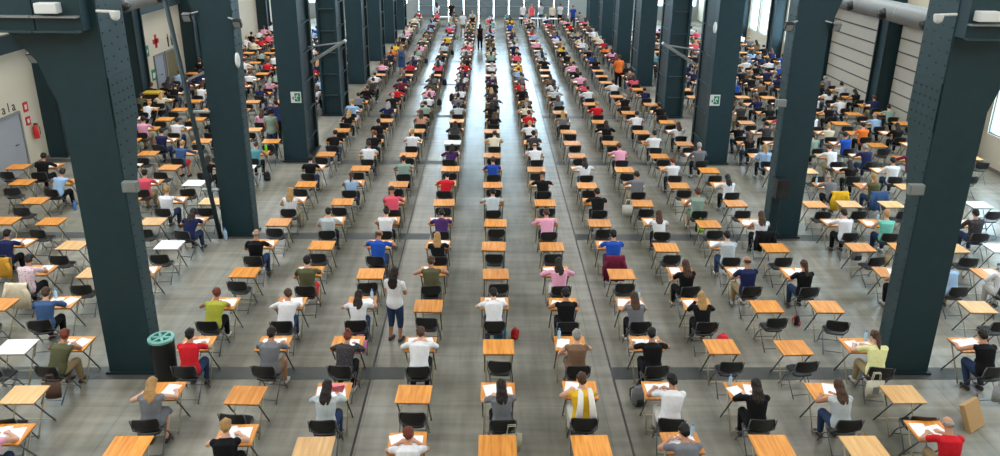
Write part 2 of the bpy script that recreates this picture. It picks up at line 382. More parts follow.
# exit signs on third pillars, junction boxes, speaker, floods
def run_man(f, x, y, z, k, m):             # running figure of an exit sign, facing -Y
    f.ell((x+.02*k, y, z+.06*k), .016*k, .004, .016*k, m, 8, 5)
    for a, b in (((0, .045), (-.02, -.01)), ((-.02, -.01), (.02, -.06)), ((-.02, -.01), (-.06, -.03)), ((0, .04), (.045, .02)), ((0, .04), (-.045, .03))):
        f.tube([(x+a[0]*k, y, z+a[1]*k), (x+b[0]*k, y, z+b[1]*k)], .009*k, m, 5)
for side, x in (('left', -6.79), ('right', 8.17)):
    t = thing('exit_sign', 'green and white running figure exit sign on the third %s pillar' % side, 'sign', (x, 26.19, 2.42), group='exit signs'); t.scale = (.75, 1, .9)
    f = MB(); f.box(-.24, .24, -.02, .0, -.22, .22); t = obj('plate', f.mesh('plate', M_LAMPW), t)
    f = MB(); f.box(-.06, .2, -.026, -.02, -.16, .17); obj('green_field', f.mesh('green_field', M_GREEN), t)
    f = MB(); run_man(f, .05, -.03, .0, 1.7, M_LAMPW); f.prism([(-.19, -.03), (-.1, .05), (-.1, -.11)], (-.03, -.026), 'y', M_GREEN); obj('running_figure', f.mesh('running_figure'), t)
for side, x, y, z, nm in (('left', -6.38, 12.75, 3.95, 'first left'), ('right', 7.83, 12.75, 3.97, 'first right'), ('right', 7.84, 19.45, 3.95, 'second right')):
    t = thing('junction_box', 'grey junction box clamped to the %s pillar' % nm, 'box', (x, y, z), group='junction boxes')
    f = MB(); f.box(-.14, .14, -.08, .05, -.1, .1); obj('case', f.mesh('case', mat('grey_box', s2l(120, 126, 124), .5), bevel=.02), t)
    f = MB(); f.box(-.11, .11, -.092, -.08, -.075, .075); obj('lid', f.mesh('lid', M_GREYM), t)
t = thing('loudspeaker', 'black loudspeaker on a pole at the second right pillar', 'speaker', (8.12, 19.3, 0))
f = MB(); f.box(-.17, .17, -.14, .16, 1.3, 1.85); obj('cabinet', f.mesh('cabinet', M_BLK, bevel=.02), t)
f = MB(); f.cyl((0, -.145, 1.47), (0, -.155, 1.47), .12); f.cyl((0, -.145, 1.72), (0, -.155, 1.72), .06); obj('driver', f.mesh('driver', mat('driver_cone', s2l(44, 44, 48), .6)), t)
f = MB(); f.cyl((0, 0, .03), (0, 0, 1.32), .022); obj('pole', f.mesh('pole', M_BLK), t)
f = MB()
for a in range(3): f.tube([(0, 0, .35), (.3*cos(a*2.1+.5), .16*sin(a*2.1+.5), .01)], .014)
obj('tripod', f.mesh('tripod', M_BLK), t)
def floodlight(x, y, z, s, where):
    t = thing('floodlight', 'small floodlight on a bracket at %s' % where, 'light', (x, y, z), group='floodlights')
    f = MB(); f.box(-.11, .11, -.07, .05, -.11, .1, None, Matrix.Rotation(.5, 4, 'X')); obj('housing', f.mesh('housing', M_BLK, bevel=.015), t)
    f = MB(); f.box(-.085, .085, -.08, -.07, -.085, .075, None, Matrix.Rotation(.5, 4, 'X')); obj('lens', f.mesh('lens', M_GREYM), t)
    f = MB(); f.tube([(0, .05, .05), (s*.25, .1, .12)], .025); obj('bracket', f.mesh('bracket', M_GREYM), t)
floodlight(-7.9, 13.2, 6.2, 1, 'the first left pillar'); floodlight(7.74, 19.35, 6.0, 1, 'the second right pillar, inner edge')
floodlight(8.98, 19.4, 6.0, -1, 'the second right pillar, outer edge'); floodlight(-6.37, 19.4, 5.95, -1, 'the second left pillar, inner edge'); floodlight(-7.6, 19.35, 6.1, 1, 'the second left pillar, outer edge')
def camera_dome(x, y, z, where, s):
    t = thing('dome_camera', 'white dome camera on an arm at %s' % where, 'camera', (x, y, z), group='dome cameras')
    f = MB(); f.ell((0, 0, -.03), .075, .075, .075); obj('dome', f.mesh('dome', M_LAMPW, True), t)
    f = MB(); f.cyl((0, 0, -.01), (0, 0, .05), .08); f.tube([(0, 0, .04), (-s*.3, 0, .05)], .025); obj('arm', f.mesh('arm', M_LAMPW), t)
camera_dome(-6.17, 12.7, 7.0, 'the first left pillar', 1); camera_dome(7.6, 12.7, 7.07, 'the first right pillar', -1)
for side, x, nm in ((1, -6.46, 'second left'), (-1, 7.91, 'third right')):
    y = 19.4 if 'second' in nm else 26.2
    t = thing('wall_lamp', 'white capsule lamp on the %s pillar' % nm, 'lamp', (x, y, 5.0), group='capsule lamps')
    f = MB(); f.ell((0, 0, 0), .07, .07, .2); obj('capsule', f.mesh('capsule', M_LAMPW, True), t)
    f = MB(); f.box(-.03, .03, 0, .12, -.05, .05); obj('bracket', f.mesh('bracket', M_GREYM), t)
# air ducts with round jet nozzles along both side bays
for side, x, z, ys in (('left', -14.6, 5.2, (30, 33.4, 36.8, 40.2)), ('right', 17.1, 4.95, (28.6, 31.9, 34.9, 37.6, 41))):
    t = thing('air_duct', 'round grey air duct running along the %s wall' % side, 'duct', (x, 0, z))
    f = MB(); f.cyl((0, 24, 0), (0, 64, 0), .42, None, None, 20)
    for y in range(25, 64, 3): f.cyl((0, y, 0), (0, y+.06, 0), .44, None, None, 20)
    obj('pipe', f.mesh('pipe', M_GREYM, True), t)
    s = 1 if side == 'left' else -1
    for y in ys:
        q = obj('nozzle', None, t) if False else None
        f = MB(); f.cyl((s*.3, y, -.05), (s*.55, y-.05, -.16), .24, .2, None, 18); f.cyl((s*.54, y-.05, -.155), (s*.58, y-.055, -.17), .13, .1, None, 14)
        obj('nozzle', f.mesh('nozzle', M_BLK, True), t)
# shutters on the right wall
M_SHUT = mat('shutter_cream', s2l(196, 192, 180), .55, var=.05, scale=2)
for k, (a, b) in enumerate(((27.5, 33.1), (34.2, 39.8))):
    t = thing('sectional_door', 'large cream sectional door on the right wall, %s wall column' % ('in front of the third' if k == 0 else 'behind the fourth'), 'door', (XR, (a+b)/2, 0), group='sectional doors')
    h = (b-a)/2
    for j in range(7):
        f = MB(); f.box(-.1, -.03, -h, h, .1+j*.6, .1+j*.6+.52)
        for q in range(9): f.ell((-.1, -h+.35+q*(2*h-.7)/8, .1+j*.6+.3), .015, .03, .03, None, 6, 3)
        obj('panel', f.mesh('panel', M_SHUT, bevel=0), t)
    f = MB(); f.box(-.06, -.01, -h-.06, h+.06, 0, 4.4); obj('backing', f.mesh('backing', mat('gap_grey', s2l(92, 92, 90), .7)), t)
    f = MB(); f.box(-.3, -.01, -h-.1, h+.1, 4.38, 4.7); obj('header', f.mesh('header', M_SHUT), t)
# left wall doors, letters and signs
def door(n, y0, y1, z1, m, frame=True, handle=True):
    f = MB(); f.box(XL, XL+.05, y0, y1, 0, z1); d = obj('door_%d' % n, f.mesh('door', m)); d['kind'] = 'structure'
    g = MB(); g.box(XL, XL+.08, y0-.08, y0, 0, z1+.08); g.box(XL, XL+.08, y1, y1+.08, 0, z1+.08); g.box(XL, XL+.08, y0, y1, z1, z1+.08)
    obj('door_frame', g.mesh('door_frame', M_GREYM), d)
    if handle:
        g = MB(); g.box(XL+.05, XL+.1, y1-.5, y1-.35, 1.0, 1.03); obj('door_handle', g.mesh('door_handle', M_STEEL), d)
door(1, 23.45, 25.2, 2.02, M_DOOR); door(2, 36.3, 37.25, 1.95, mat('bluegrey_door', s2l(140, 148, 160), .5)); door(3, 37.6, 38.9, 1.95, M_OLIVE, handle=False)
def text(name, s, size, loc, rot, m, label, cat):
    c = bpy.data.curves.new(name, 'FONT'); c.body = s; c.size = size; c.extrude = .004; c.align_x = 'CENTER'
    o = bpy.data.objects.new(name, c); bpy.context.view_layer.update(); col.objects.link(o)
    bpy.context.view_layer.update()
    me = bpy.data.meshes.new_from_object(o.evaluated_get(bpy.context.evaluated_depsgraph_get())); bpy.data.objects.remove(o)
    me.materials.clear(); me.materials.append(m)
    o = bpy.data.objects.new(name, me); col.objects.link(o); o.location = loc; o.rotation_euler = rot; return tag(o, label, cat)
text('wall_lettering', 's a l a', .46, (XL+.01, 24.65, 2.16), (pi/2, 0, pi/2), M_INK, 'grey lettering painted on the cream wall above the grey door', 'lettering')
for z, hh in ((2.12, .34), (1.62, .3)):
    f = MB(); f.box(0, .02, -.13, .13, -hh/2, hh/2, M_RED); f.box(.02, .023, -.06, .06, -hh/4, hh/4, M_LAMPW)
    one('safety_sign', 'small red safety sign on the cream wall, %s of two above the extinguisher' % ('upper' if z > 2 else 'lower'), 'sign', f.mesh('safety_sign'), (XL, 25.72, z), group='red safety signs')
def lathe(prof, n=14):
    f = MB(); f.loft([((0, 0, z), (r, 0, 0), (0, r, 0)) for r, z in prof], None, n); return f
t = thing('fire_extinguisher', 'red fire extinguisher hanging on the cream wall beside the grey door', 'extinguisher', (XL+.13, 25.85, .95))
obj('cylinder_body', lathe([(.085, 0), (.09, .03), (.09, .4), (.05, .47), (.03, .5)]).mesh('cylinder_body', M_RED, True), t)
f = MB(); f.box(-.03, .09, -.03, .03, .5, .55); f.tube([(.05, 0, .53), (.12, .05, .4), (.1, .07, .12)], .012); obj('valve_and_hose', f.mesh('valve_and_hose', M_BLK), t)
f = MB(); f.box(0, .02, -.11, .11, -.32, .32, M_RED); f.box(0, .02, -.32, .32, -.11, .11, M_RED)
one('first_aid_cross', 'red first aid cross on the cream wall above the blue-grey door', 'sign', f.mesh('first_aid_cross'), (XL, 36.75, 2.65))
for k, y in enumerate((38.15, 38.6)):
    f = MB(); f.ell((.01, 0, .24), .01, .06, .06, M_INK, 8, 5)
    if k: f.prism([(-.12, -.1), (.12, -.1), (.05, .17), (-.05, .17)], (0, .02), 'x', M_INK)
    else: f.box(0, .02, -.08, .08, -.1, .17, M_INK)
    f.box(0, .02, -.06, -.02, -.34, -.1, M_INK); f.box(0, .02, .02, .06, -.34, -.1, M_INK)
    one('toilet_pictogram', 'dark %s pictogram on the cream wall above the olive doorway' % ('woman' if k else 'man'), 'sign', f.mesh('toilet_pictogram'), (XL, y, 2.5), group='toilet pictograms')
for y, z, w in ((35.55, 2.35, 'first aid cross'), (36.1, 1.15, 'blue-grey door')):
    t = thing('exit_plate', 'green and white safety plate on the cream wall beside the %s' % w, 'sign', (XL+.01, y, z), group='wall safety plates')
    f = MB(); f.box(0, .015, -.28, .28, -.26, .26); obj('plate', f.mesh('plate', M_GREEN), t)
    f = MB(); f.box(.015, .02, -.2, .02, -.16, .1); f.prism([(.08, -.1), (.2, 0), (.08, .1)], (.015, .02), 'x'); obj('symbol', f.mesh('symbol', M_LAMPW), t)

# ------------------------------------------------------------------ furniture meshes
def desk_parts():
    f = MB(); f.box(-.3, .3, -.26, .26, .716, .74); top = f.mesh('desk_top', M_WOOD, bevel=.004)
    f = MB()
    for x in (-.27, .27): f.box(x-.012, x+.012, -.23, .23, .69, .716)
    for y in (-.22, .22): f.box(-.27, .27, y-.012, y+.012, .69, .716)
    rail = f.mesh('rail', M_GLEG)
    legs = []
    for x, a, b, m in ((-.265, -.2, .25, M_GLEG), (.265, -.2, .25, M_GLEG), (-.24, .2, -.25, M_LEG), (.24, .2, -.25, M_LEG)):
        f = MB(); f.tube([(x, a, .7), (x, b, .012)], .014, None, 8); legs.append(f.mesh('leg', m, True))
    bar = []
    for a, b in ((.265, .22), (.24, -.22)): f = MB(); f.tube([(-a, b, .06), (a, b, .06)], .011); bar.append(f.mesh('crossbar', M_LEG))
    return top, rail, legs, bar
D_TOP, D_RAIL, D_LEGS, D_BAR = desk_parts()
def frame_low():
    f = MB()
    for x, a, b, m in ((-.265, -.2, .25, M_GLEG), (.265, -.2, .25, M_GLEG), (-.24, .2, -.25, M_LEG), (.24, .2, -.25, M_LEG)): f.tube([(x, a, .7), (x, b, 0)], .014, m, 4)
    f.box(-.28, .28, -.24, .24, .695, .716, M_GLEG)
    return f
D_FRAME = frame_low().mesh('leg_frame')

def chair_parts():
    # seat: dished pad with rounded corners
    def pad(w, d, z, th, dish, nx=8, ny=8):
        f = MB(); vs = []; fs = []
        for lay in (0, 1):
            for j in range(ny+1):
                for i in range(nx+1):
                    a = -1 + 2*i/nx; b = -1 + 2*j/ny
                    k = 1 - .14*(a*a*b*b)
                    vs.append((a*w*k, b*d*k, z + (th if lay else 0) - dish*(1-a*a)*(1-b*b) - .012*max(0, b)**3))
        N = (nx+1)*(ny+1)
        for j in range(ny):
            for i in range(nx):
                q = j*(nx+1)+i; fs += [(q, q+nx+1, q+nx+2, q+1), (N+q, N+q+1, N+q+nx+2, N+q+nx+1)]
        rim = [i for i in range(nx+1)] + [j*(nx+1)+nx for j in range(1, ny+1)] + [ny*(nx+1)+i for i in range(nx-1, -1, -1)] + [j*(nx+1) for j in range(ny-1, 0, -1)]
        for a, b in zip(rim, rim[1:]+rim[:1]): fs.append((a, b, N+b, N+a))
        f.add(vs, fs); return f
    seat = pad(.2, .2, .44, .028, .014).mesh('seat', M_BLK, True)
    f = pad(.215, .13, 0, .022, 0)
    f.v = [(x, -.225 + .05*(1-(x/.215)**2)*-1 + z - .12*(y), .69 + y) for x, y, z in f.v]
    back = f.mesh('backrest', M_BLK, True)
    legs = []
    for s in (-1, 1):
        f = MB(); f.tube([(s*.222, -.262, .8), (s*.222, -.2, .56), (s*.222, .08, .3), (s*.222, .25, .01)], .011, None, 7); legs.append(f.mesh('leg', M_STEEL, True))
        f = MB(); f.tube([(s*.196, .13, .435), (s*.196, -.29, .01)], .011, None, 7); legs.append(f.mesh('leg', M_STEEL, True))
    bar = []
    for a, b, c in ((.222, .2, .1), (.196, -.24, .07), (.222, -.12, .5)): f = MB(); f.tube([(-a, b, c), (a, b, c)], .009); bar.append(f.mesh('crossbar', M_STEEL))
    return seat, back, legs, bar
C_SEAT, C_BACK, C_LEGS, C_BAR = chair_parts()
def cframe_low():
    f = MB()
    for s in (-1, 1):
        f.tube([(s*.222, -.262, .8), (s*.222, .25, .01)], .011, M_STEEL, 4); f.tube([(s*.196, .13, .435), (s*.196, -.29, .01)], .011, M_STEEL, 4)
    return f
C_FRAME = cframe_low().mesh('leg_frame')

# ------------------------------------------------------------------ people
def remesh(f, name, voxel, m, smooth=3):
    me = f.mesh(name, m); o = bpy.data.objects.new('tmp', me); col.objects.link(o)
    a = o.modifiers.new('r', 'REMESH'); a.mode = 'VOXEL'; a.voxel_size = voxel
    b = o.modifiers.new('s', 'SMOOTH'); b.factor = .5; b.iterations = smooth
    dg = bpy.context.evaluated_depsgraph_get(); dg.update()
    r = bpy.data.meshes.new_from_object(o.evaluated_get(dg)); r.name = name
    bpy.data.objects.remove(o); bpy.data.meshes.remove(me)
    r.materials.clear(); r.materials.append(m); r.polygons.foreach_set('use_smooth', [True]*len(r.polygons)); return r
def ik(S, W, l1, l2, pole):
    S, W = V(S), V(W); d = W-S; L = min(d.length, (l1+l2)*.985); d.normalize(); W = S + d*L
    a = (l1*l1 - l2*l2 + L*L)/(2*L); h = math.sqrt(max(0, l1*l1-a*a)); p = V(pole); p = (p - d*p.dot(d)).normalized()
    return S + d*a + p*h, W
class Pose: pass
def seated(lean, hp, lw, rw, side=0., feet=.38, lpole=(-1, -.1, -.5), rpole=(1, -.1, -.5), turn=0.):
    p = Pose(); a1, a2 = R(lean), R(lean+14)
    lean += 5; hp += 7; a1, a2 = R(lean), R(lean+16)
    p.pel = V((0, 0, .565)); p.wst = p.pel + V((side*.4, .175*sin(a1*.8), .175*cos(a1*.8))); p.cst = p.wst + V((side*.6, .185*sin(a1), .185*cos(a1)))
    p.nck = p.cst + V((0, .16*sin(a2), .16*cos(a2))); h = R(hp); p.hp = h*.75; p.turn = turn
    p.head = p.nck + V((0, .175*sin(h*.62), .175*cos(h*.62)))
    up = (p.nck-p.cst).normalized(); p.up = up
    p.sh = [p.nck - up*.045 + V((s*.175, 0, -.005)) for s in (-1, 1)]
    p.el, p.wr = [], []
    for s, S, W, po in zip((-1, 1), p.sh, (lw, rw), (lpole, rpole)):
        e, w = ik(S, W, .285, .25, po); p.el.append(e); p.wr.append(w)
    p.hip = [V((s*.095, .02, .53)) for s in (-1, 1)]; p.kn = [V((s*.13, .43, .53)) for s in (-1, 1)]
    p.an = [V((s*.13, feet, .09)) for s in (-1, 1)]; p.seat = True; p.spread = (lw, rw)
    return p
def standing(lean=0., hp=25., lw=(-.2, .1, .95), rw=(.2, .12, .95), step=.0, z=0.):
    p = Pose(); a1 = R(lean)
    p.pel = V((0, 0, .93)); p.wst = p.pel + V((0, .2*sin(a1), .2*cos(a1))); p.cst = p.wst + V((0, .2*sin(a1), .2*cos(a1))); p.nck = p.cst + V((0, .17*sin(a1), .17*cos(a1)))
    h = R(hp); p.hp = h*.75; p.turn = 0; p.head = p.nck + V((0, .175*sin(h*.5), .175*cos(h*.5))); p.up = (p.nck-p.cst).normalized()
    p.sh = [p.nck - p.up*.045 + V((s*.175, 0, -.005)) for s in (-1, 1)]; p.el, p.wr = [], []
    for s, S, W in zip((-1, 1), p.sh, (lw, rw)):
        e, w = ik(S, W, .285, .25, (s*.6, -1, -.3)); p.el.append(e); p.wr.append(w)
    p.hip = [V((s*.09, 0, .9)) for s in (-1, 1)]; p.kn = [V((s*.1, .03+s*step*.5, .49)) for s in (-1, 1)]; p.an = [V((s*.11, s*step-.03, .09)) for s in (-1, 1)]; p.seat = False
    return p
X_ = V((1, 0, 0))
def limb(f, a, b, r0, r1, flat=1.):
    a, b = V(a), V(b); t = (b-a).normalized(); u = t.cross(V((0, .2, 1)) if abs(t.z) < .85 else V((0, 1, 0))).normalized(); w = t.cross(u)
    rg = [(a - t*r0*.55, u*r0*.6, w*r0*.6), (a, u*r0, w*r0)]
    for k in (.35, .7): r = r0+(r1-r0)*k + (.004 if k < .5 else 0); rg.append((a+(b-a)*k, u*r, w*r))
    rg += [(b, u*r1, w*r1*flat), (b + t*r1*.55, u*r1*.6, w*r1*.6)]
    f.loft(rg, None, 10)
def torso(f, p, g=0., z0=0):
    def ring(c, w, d, up):
        v = V((0, up.z, -up.y)).normalized(); return (c, X_*(w+g), v*(d+g))
    up1 = (p.wst-p.pel).normalized(); up2 = (p.cst-p.wst).normalized()
    rg = [ring(p.pel - up1*.1, .12, .09, up1), ring(p.pel-up1*.05, .165, .12, up1), ring(p.pel + up1*.04, .168, .125, up1), ring(p.wst, .14, .098, up1), ring(p.cst - up2*.04, .16, .108, up2), ring(p.cst + up2*.06, .172, .105, p.up)]
    rg += [ring(p.nck - p.up*.035, .13, .075, p.up), ring(p.nck + p.up*.005, .07, .056, p.up)]
    if not g:
        d = (p.head-p.nck).normalized(); rg += [(p.nck + d*.06, X_*.052, V((0, d.z, -d.y))*.055), (p.nck + d*.12, X_*.05, V((0, d.z, -d.y))*.055)]
    f.loft(rg, None, 16)
    for S in p.sh: f.ell(S - p.up*.012 - V((S.x*.06, 0, 0)), .054+g*.8, .056+g*.7, .052+g*.7)
def hand(f, W, d, s, curl, hi):
    d = V(d).normalized(); up = V((0, 0, 1)); sd = d.cross(up).normalized(); up = sd.cross(d)
    W = V(W); f.loft([(W - d*.01, sd*.024, up*.018), (W + d*.03, sd*.036, up*.016), (W + d*.075, sd*.042, up*.014), (W+d*.09, sd*.036, up*.011)], None, 10)
    if not hi:
        f.loft([(W+d*.08, sd*.036, up*.011), (W+d*.15-up*.03, sd*.03, up*.01)], None, 8); return
    for k, (o, L) in enumerate(((-.032, .068), (-.011, .078), (.011, .073), (.032, .056))):
        a = W + d*.08 + sd*o; b = a + d*L*.5 - up*curl*.3*L + sd*o*.25; c = b + d*L*.32 - up*curl*.9*L; e = c + d*L*.16*(1-curl) - up*L*.3*curl
        f.tube([a - d*.02, a, b, c, e], [.0095, .0098, .009, .008, .006], None, 7)
    a = W + d*.025 - sd*s*.03; f.tube([a, a + d*.03 - sd*s*.022 - up*.008, a + d*.06 - sd*s*.02 - up*.016], [.012, .011, .008], None, 7)
def head_m(p): return Matrix.Rotation(p.turn, 4, 'Z') @ Matrix.Rotation(-p.hp, 4, 'X')
def body_mb(p, hi):
    f = MB(); torso(f, p)
    Mh = head_m(p); H = p.head
    q = lambda x, y, z: H + Mh @ V((x, y, z))
    f.ell(H + Mh @ V((0, -.008, .02)), .076, .094, .1, M=Mh); f.ell(q(0, .022, -.045), .056, .066, .07, M=Mh)
    if hi:
        f.loft([(q(0, .085, .015), Mh @ V((.008, 0, 0)), Mh @ V((0, .01, 0))), (q(0, .108, -.022), Mh @ V((.016, 0, 0)), Mh @ V((0, .012, 0))), (q(0, .09, -.034), Mh @ V((.015, 0, 0)), Mh @ V((0, .01, 0)))], None, 8)
        for s in (-1, 1): f.ell(q(s*.078, -.005, 0), .012, .022, .032, M=Mh)
        f.ell(q(0, .084, -.058), .024, .01, .009, M=Mh); f.ell(q(0, .075, -.095), .022, .018, .016, M=Mh)
        for s in (-1, 1): f.ell(q(s*.03, .076, .026), .022, .012, .008, M=Mh)
    for k, s in enumerate((-1, 1)):
        limb(f, p.sh[k], p.el[k], .05, .04); limb(f, p.el[k], p.wr[k], .041, .027)
        d = (p.wr[k]-p.el[k]); d.z *= .3 if p.seat else 1
        d = d.normalized() + (V((-s*.3, .4, 0)) if p.seat and p.wr[k].z < .85 else V((0, 0, -.2)))
        hand(f, p.wr[k], d, s, .35 if k == 0 else .7, hi)
        limb(f, p.hip[k], p.kn[k], .088, .06); limb(f, p.kn[k], p.an[k], .056, .036)
        A = p.an[k]; f.loft([(A + V((0, -.07, -.035)), X_*.025, V((0, 0, .03))), (A + V((0, 0, -.035)), X_*.038, V((0, 0, .045))), (A + V((0, .1, -.055)), X_*.044, V((0, 0, .026))), (A + V((0, .17, -.065)), X_*.032, V((0, 0, .016)))], None, 10)
    return f
def top_mb(p, kind):
    f = MB(); g = .018; torso(f, p, g)
    if kind != 'k':
        for k in (0, 1):
            if kind == 't': limb(f, p.sh[k], p.sh[k].lerp(p.el[k], .58), .058, .058)
            else:
                limb(f, p.sh[k], p.el[k], .059, .053); limb(f, p.el[k], p.el[k].lerp(p.wr[k], .93), .053, .04)
    return f
def bottom_mb(p, kind):
    f = MB(); g = .012
    up1 = (p.wst-p.pel).normalized(); v = V((0, up1.z, -up1.y))
    f.loft([(p.pel - up1*.115, X_*.125, v*.1), (p.pel-up1*.05, X_*.182, v*.136), (p.pel + up1*.05, X_*.182, v*.138), (p.pel + up1*.11, X_*.166, v*.124)], None, 16)
    for k in (0, 1):
        e = p.kn[k] if kind != 's' else p.hip[k].lerp(p.kn[k], .75)
        limb(f, p.hip[k], e, .104, .076 if kind != 's' else .085)
        if kind == 'f': limb(f, p.kn[k], p.an[k] + V((0, 0, .03)), .074, .055)
        if kind == 'c': limb(f, p.kn[k], p.kn[k].lerp(p.an[k], .35), .072, .062)
    if kind == 'd':                          # dress or skirt
        if p.seat: f.loft([(p.pel + V((0, .05, 0)), X_*.19, V((0, 0, .13))), (p.pel + V((0, .3, -.02)), X_*.21, V((0, 0, .1))), (p.kn[0].lerp(p.kn[1], .5) + V((0, .04, -.06)), X_*.22, V((0, 0, .12)))], None, 14)
        else: f.loft([(p.pel, X_*.18, V((0, .14, 0))), (p.pel + V((0, 0, -.5)), X_*.22, V((0, .2, 0)))], None, 14)
    return f
def shoes_mb(p, k):
    f = MB()
    for A in (p.an[k],): f.loft([(A + V((0, -.085, -.045)), X_*.03, V((0, 0, .04))), (A + V((0, 0, -.04)), X_*.046, V((0, 0, .052))), (A + V((0, .1, -.055)), X_*.052, V((0, 0, .036))), (A + V((0, .185, -.066)), X_*.036, V((0, 0, .024)))], None, 10)
    return f
def hair_mb(kind, p):
    f = MB()
    if kind == 'b': f.loft([((0, -.05, -.045), (.06, 0, 0), (0, .045, 0)), ((0, -.045, .0), (.081, 0, 0), (0, .062, 0)), ((0, -.035, .03), (.079, 0, 0), (0, .062, 0))], None, 14); return f
    if kind == 'c':
        f.ell((0, -.01, .045), .092, .108, .09, None, 16, 9); f.loft([((0, .07, .05), (.07, 0, 0), (0, 0, .01)), ((0, .17, .035), (.055, 0, 0), (0, 0, .008))], None, 12); return f
    f.ell((0, -.022, .03), .086, .099, .1, None, 16, 10); f.ell((0, -.05, -.02), .077, .064, .072, None, 14, 8)
    inv = head_frame(p).inverted(); back = V((0, -p.up.z, p.up.y)); L = lambda q: inv @ q
    if kind == 'l':                          # loose hair lying over the back
        f.ell((0, -.03, -.01), .092, .09, .105, None, 16, 9)
        q = [L(p.head + V((0, -.06, -.01))), L(p.nck.lerp(p.head, .35) + back*.085), L(p.nck + back*.09 - p.up*.01), L(p.cst + p.up*.07 + back*.118), L(p.cst - p.up*.0 + back*.118)]
        rg = []
        for i, (c, w_, d_) in enumerate(zip(q, (.085, .098, .108, .1, .06), (.07, .055, .045, .03, .014))):
            t = (q[min(i+1, 4)]-q[max(i-1, 0)]).normalized(); rg.append((c, X_*w_, t.cross(X_).normalized()*d_))
        f.loft(rg, None, 14)
    if kind == 'p':
        q = [V((0, -.09, .05)), V((0, -.14, .035)), L(p.head.lerp(p.nck, .4) + back*.13), L(p.nck + back*.125 - p.up*.02), L(p.cst + p.up*.05 + back*.13)]
        f.tube(q, [.022, .036, .042, .036, .012], None, 10)
    if kind == 'u': f.ell((0, -.09, .105), .05, .05, .046, None, 12, 8)
    return f
def head_frame(p): return Matrix.Translation(p.head) @ head_m(p)
POSES = [seated(12, 48, (-.15, .52, .81), (.11, .57, .81)), seated(27, 66, (-.16, .6, .81), (.09, .63, .81), feet=.12),
         seated(17, 34, (-.1, .43, .99), (.12, .58, .81), side=-.03, lpole=(-.5, .3, -1)), seated(3, 36, (-.12, .36, .72), (.15, .5, .81)),
         seated(20, 56, (-.2, .58, .81), (.04, .6, .81), side=.05, feet=.46, turn=.25), seated(14, 52, (-.3, .55, .81), (.29, .58, .81), feet=.2, turn=-.2)]
STAND = [standing(2, 30, (-.12, .3, 1.12), (.12, .3, 1.1)), standing(0, 15), standing(38, 40, (-.1, .55, .85), (.25, .5, .82)), standing(0, 10, step=.12)]
CACHE = {}
def mesh_of(what, pi_, kind, hi):
    if what == 'hair' and kind not in 'lp': pi_ = 0
    key = (what, pi_, kind, hi)
    if key in CACHE: return CACHE[key]
    p = POSES[pi_] if pi_ < 10 else STAND[pi_-10]
    vx = dict(body=(.0085, .021), top=(.013, .024), bottom=(.014, .024), shoes=(.011, .024), hair=(.01, .02))[what][0 if hi else 1]
    if what == 'body': f = body_mb(p, hi)
    elif what == 'top': f = top_mb(p, kind)
    elif what == 'bottom': f = bottom_mb(p, kind)
    elif what == 'shoes': f = shoes_mb(p, int(kind))
    else: f = hair_mb(kind, p)
    CACHE[key] = remesh(f, {'top': 'shirt', 'bottom': 'trousers'}.get(what, what), vx, SKINS[0], 4 if hi else 2)
    if what == 'hair':
        from mathutils import noise
        me = CACHE[key]; nn = [v.normal.copy() for v in me.vertices]
        for v, q in zip(me.vertices, nn): v.co += q*(noise.noise(v.co*V((60, 18, 18)))*.011 + noise.noise(v.co*14)*.01)
        me.update()
    return CACHE[key]
TOPN = dict(t='T-shirt', k='sleeveless top', l='long-sleeved top')
BOTK = dict(j='f', k='f', b='f', s='s', r='s', w='f', d='d', y='d')
def head_frame(p): return Matrix.Translation(p.head) @ head_m(p)
class Person: pass
def make_person(x, y, rz, code, label, group, pose, hi, scale=1., cap=False):
    """code: shirt colour, cut, hair style, hair colour, bottoms"""
    sk = random.choice(SKINS) if code[3] != 'b' else SKINS[0]
    o = obj('person', mesh_of('body', pose, '', hi), m=sk); o.location = (x, y, 0); o.rotation_euler = (0, 0, rz); o.scale = (scale*1.06, scale, scale)
    tag(o, label, 'person', group)
    obj('shirt', mesh_of('top', pose, code[1], hi), o, m=cloth(code[0]))
    bk = BOTK[code[4]] if pose != 10 else 'c'
    obj({'s': 'shorts', 'd': 'skirt'}.get(bk, 'trousers'), mesh_of('bottom', pose, bk, hi), o, m=cloth(code[4] if code[4] != 'd' else code[0]))
    sm = random.choice((M_SHOE, M_SHOE, M_SHOE2))
    for k in '01': obj('shoe', mesh_of('shoes', pose, k, hi), o, m=sm)
    p = POSES[pose] if pose < 10 else STAND[pose-10]
    st = code[2]
    h = obj('cap' if st == 'c' else 'hair', mesh_of('hair', pose, st, hi), o, m=cloth('D') if st == 'c' else hairmat(code[3]))
    h.matrix_local = head_frame(p)
    if hi:
        f = MESH_EYE; e = obj('eyes', f, o); e.matrix_local = head_frame(p)
    return o
f = MB()
for s in (-1, 1): f.ell((s*.03, .082, .012), .014, .008, .009, None, 8, 5)
MESH_EYE = f.mesh('eyes', mat('eye', s2l(40, 32, 28), .2), True)
HL = dict(s='short', l='long', p='ponytailed', u='tied-up', b='bald', c='capped')
def who(code):
    hs, hk = code[2], HAIR[code[3]][1]
    if hs == 'b': h = 'bald' if code[3] == 'g' else 'balding'
    elif hs == 'c': h = 'capped'
    else: h = {'dark': 'dark-haired', 'brown': 'brown-haired', 'blond': 'blond', 'grey': 'grey-haired', 'red': 'red-haired'}[hk]
    return h + ' person in ' + CNAME[code[0]] + ' ' + {'t': 'T-shirt', 'k': 'top', 'l': 'long-sleeved top'}[code[1]]

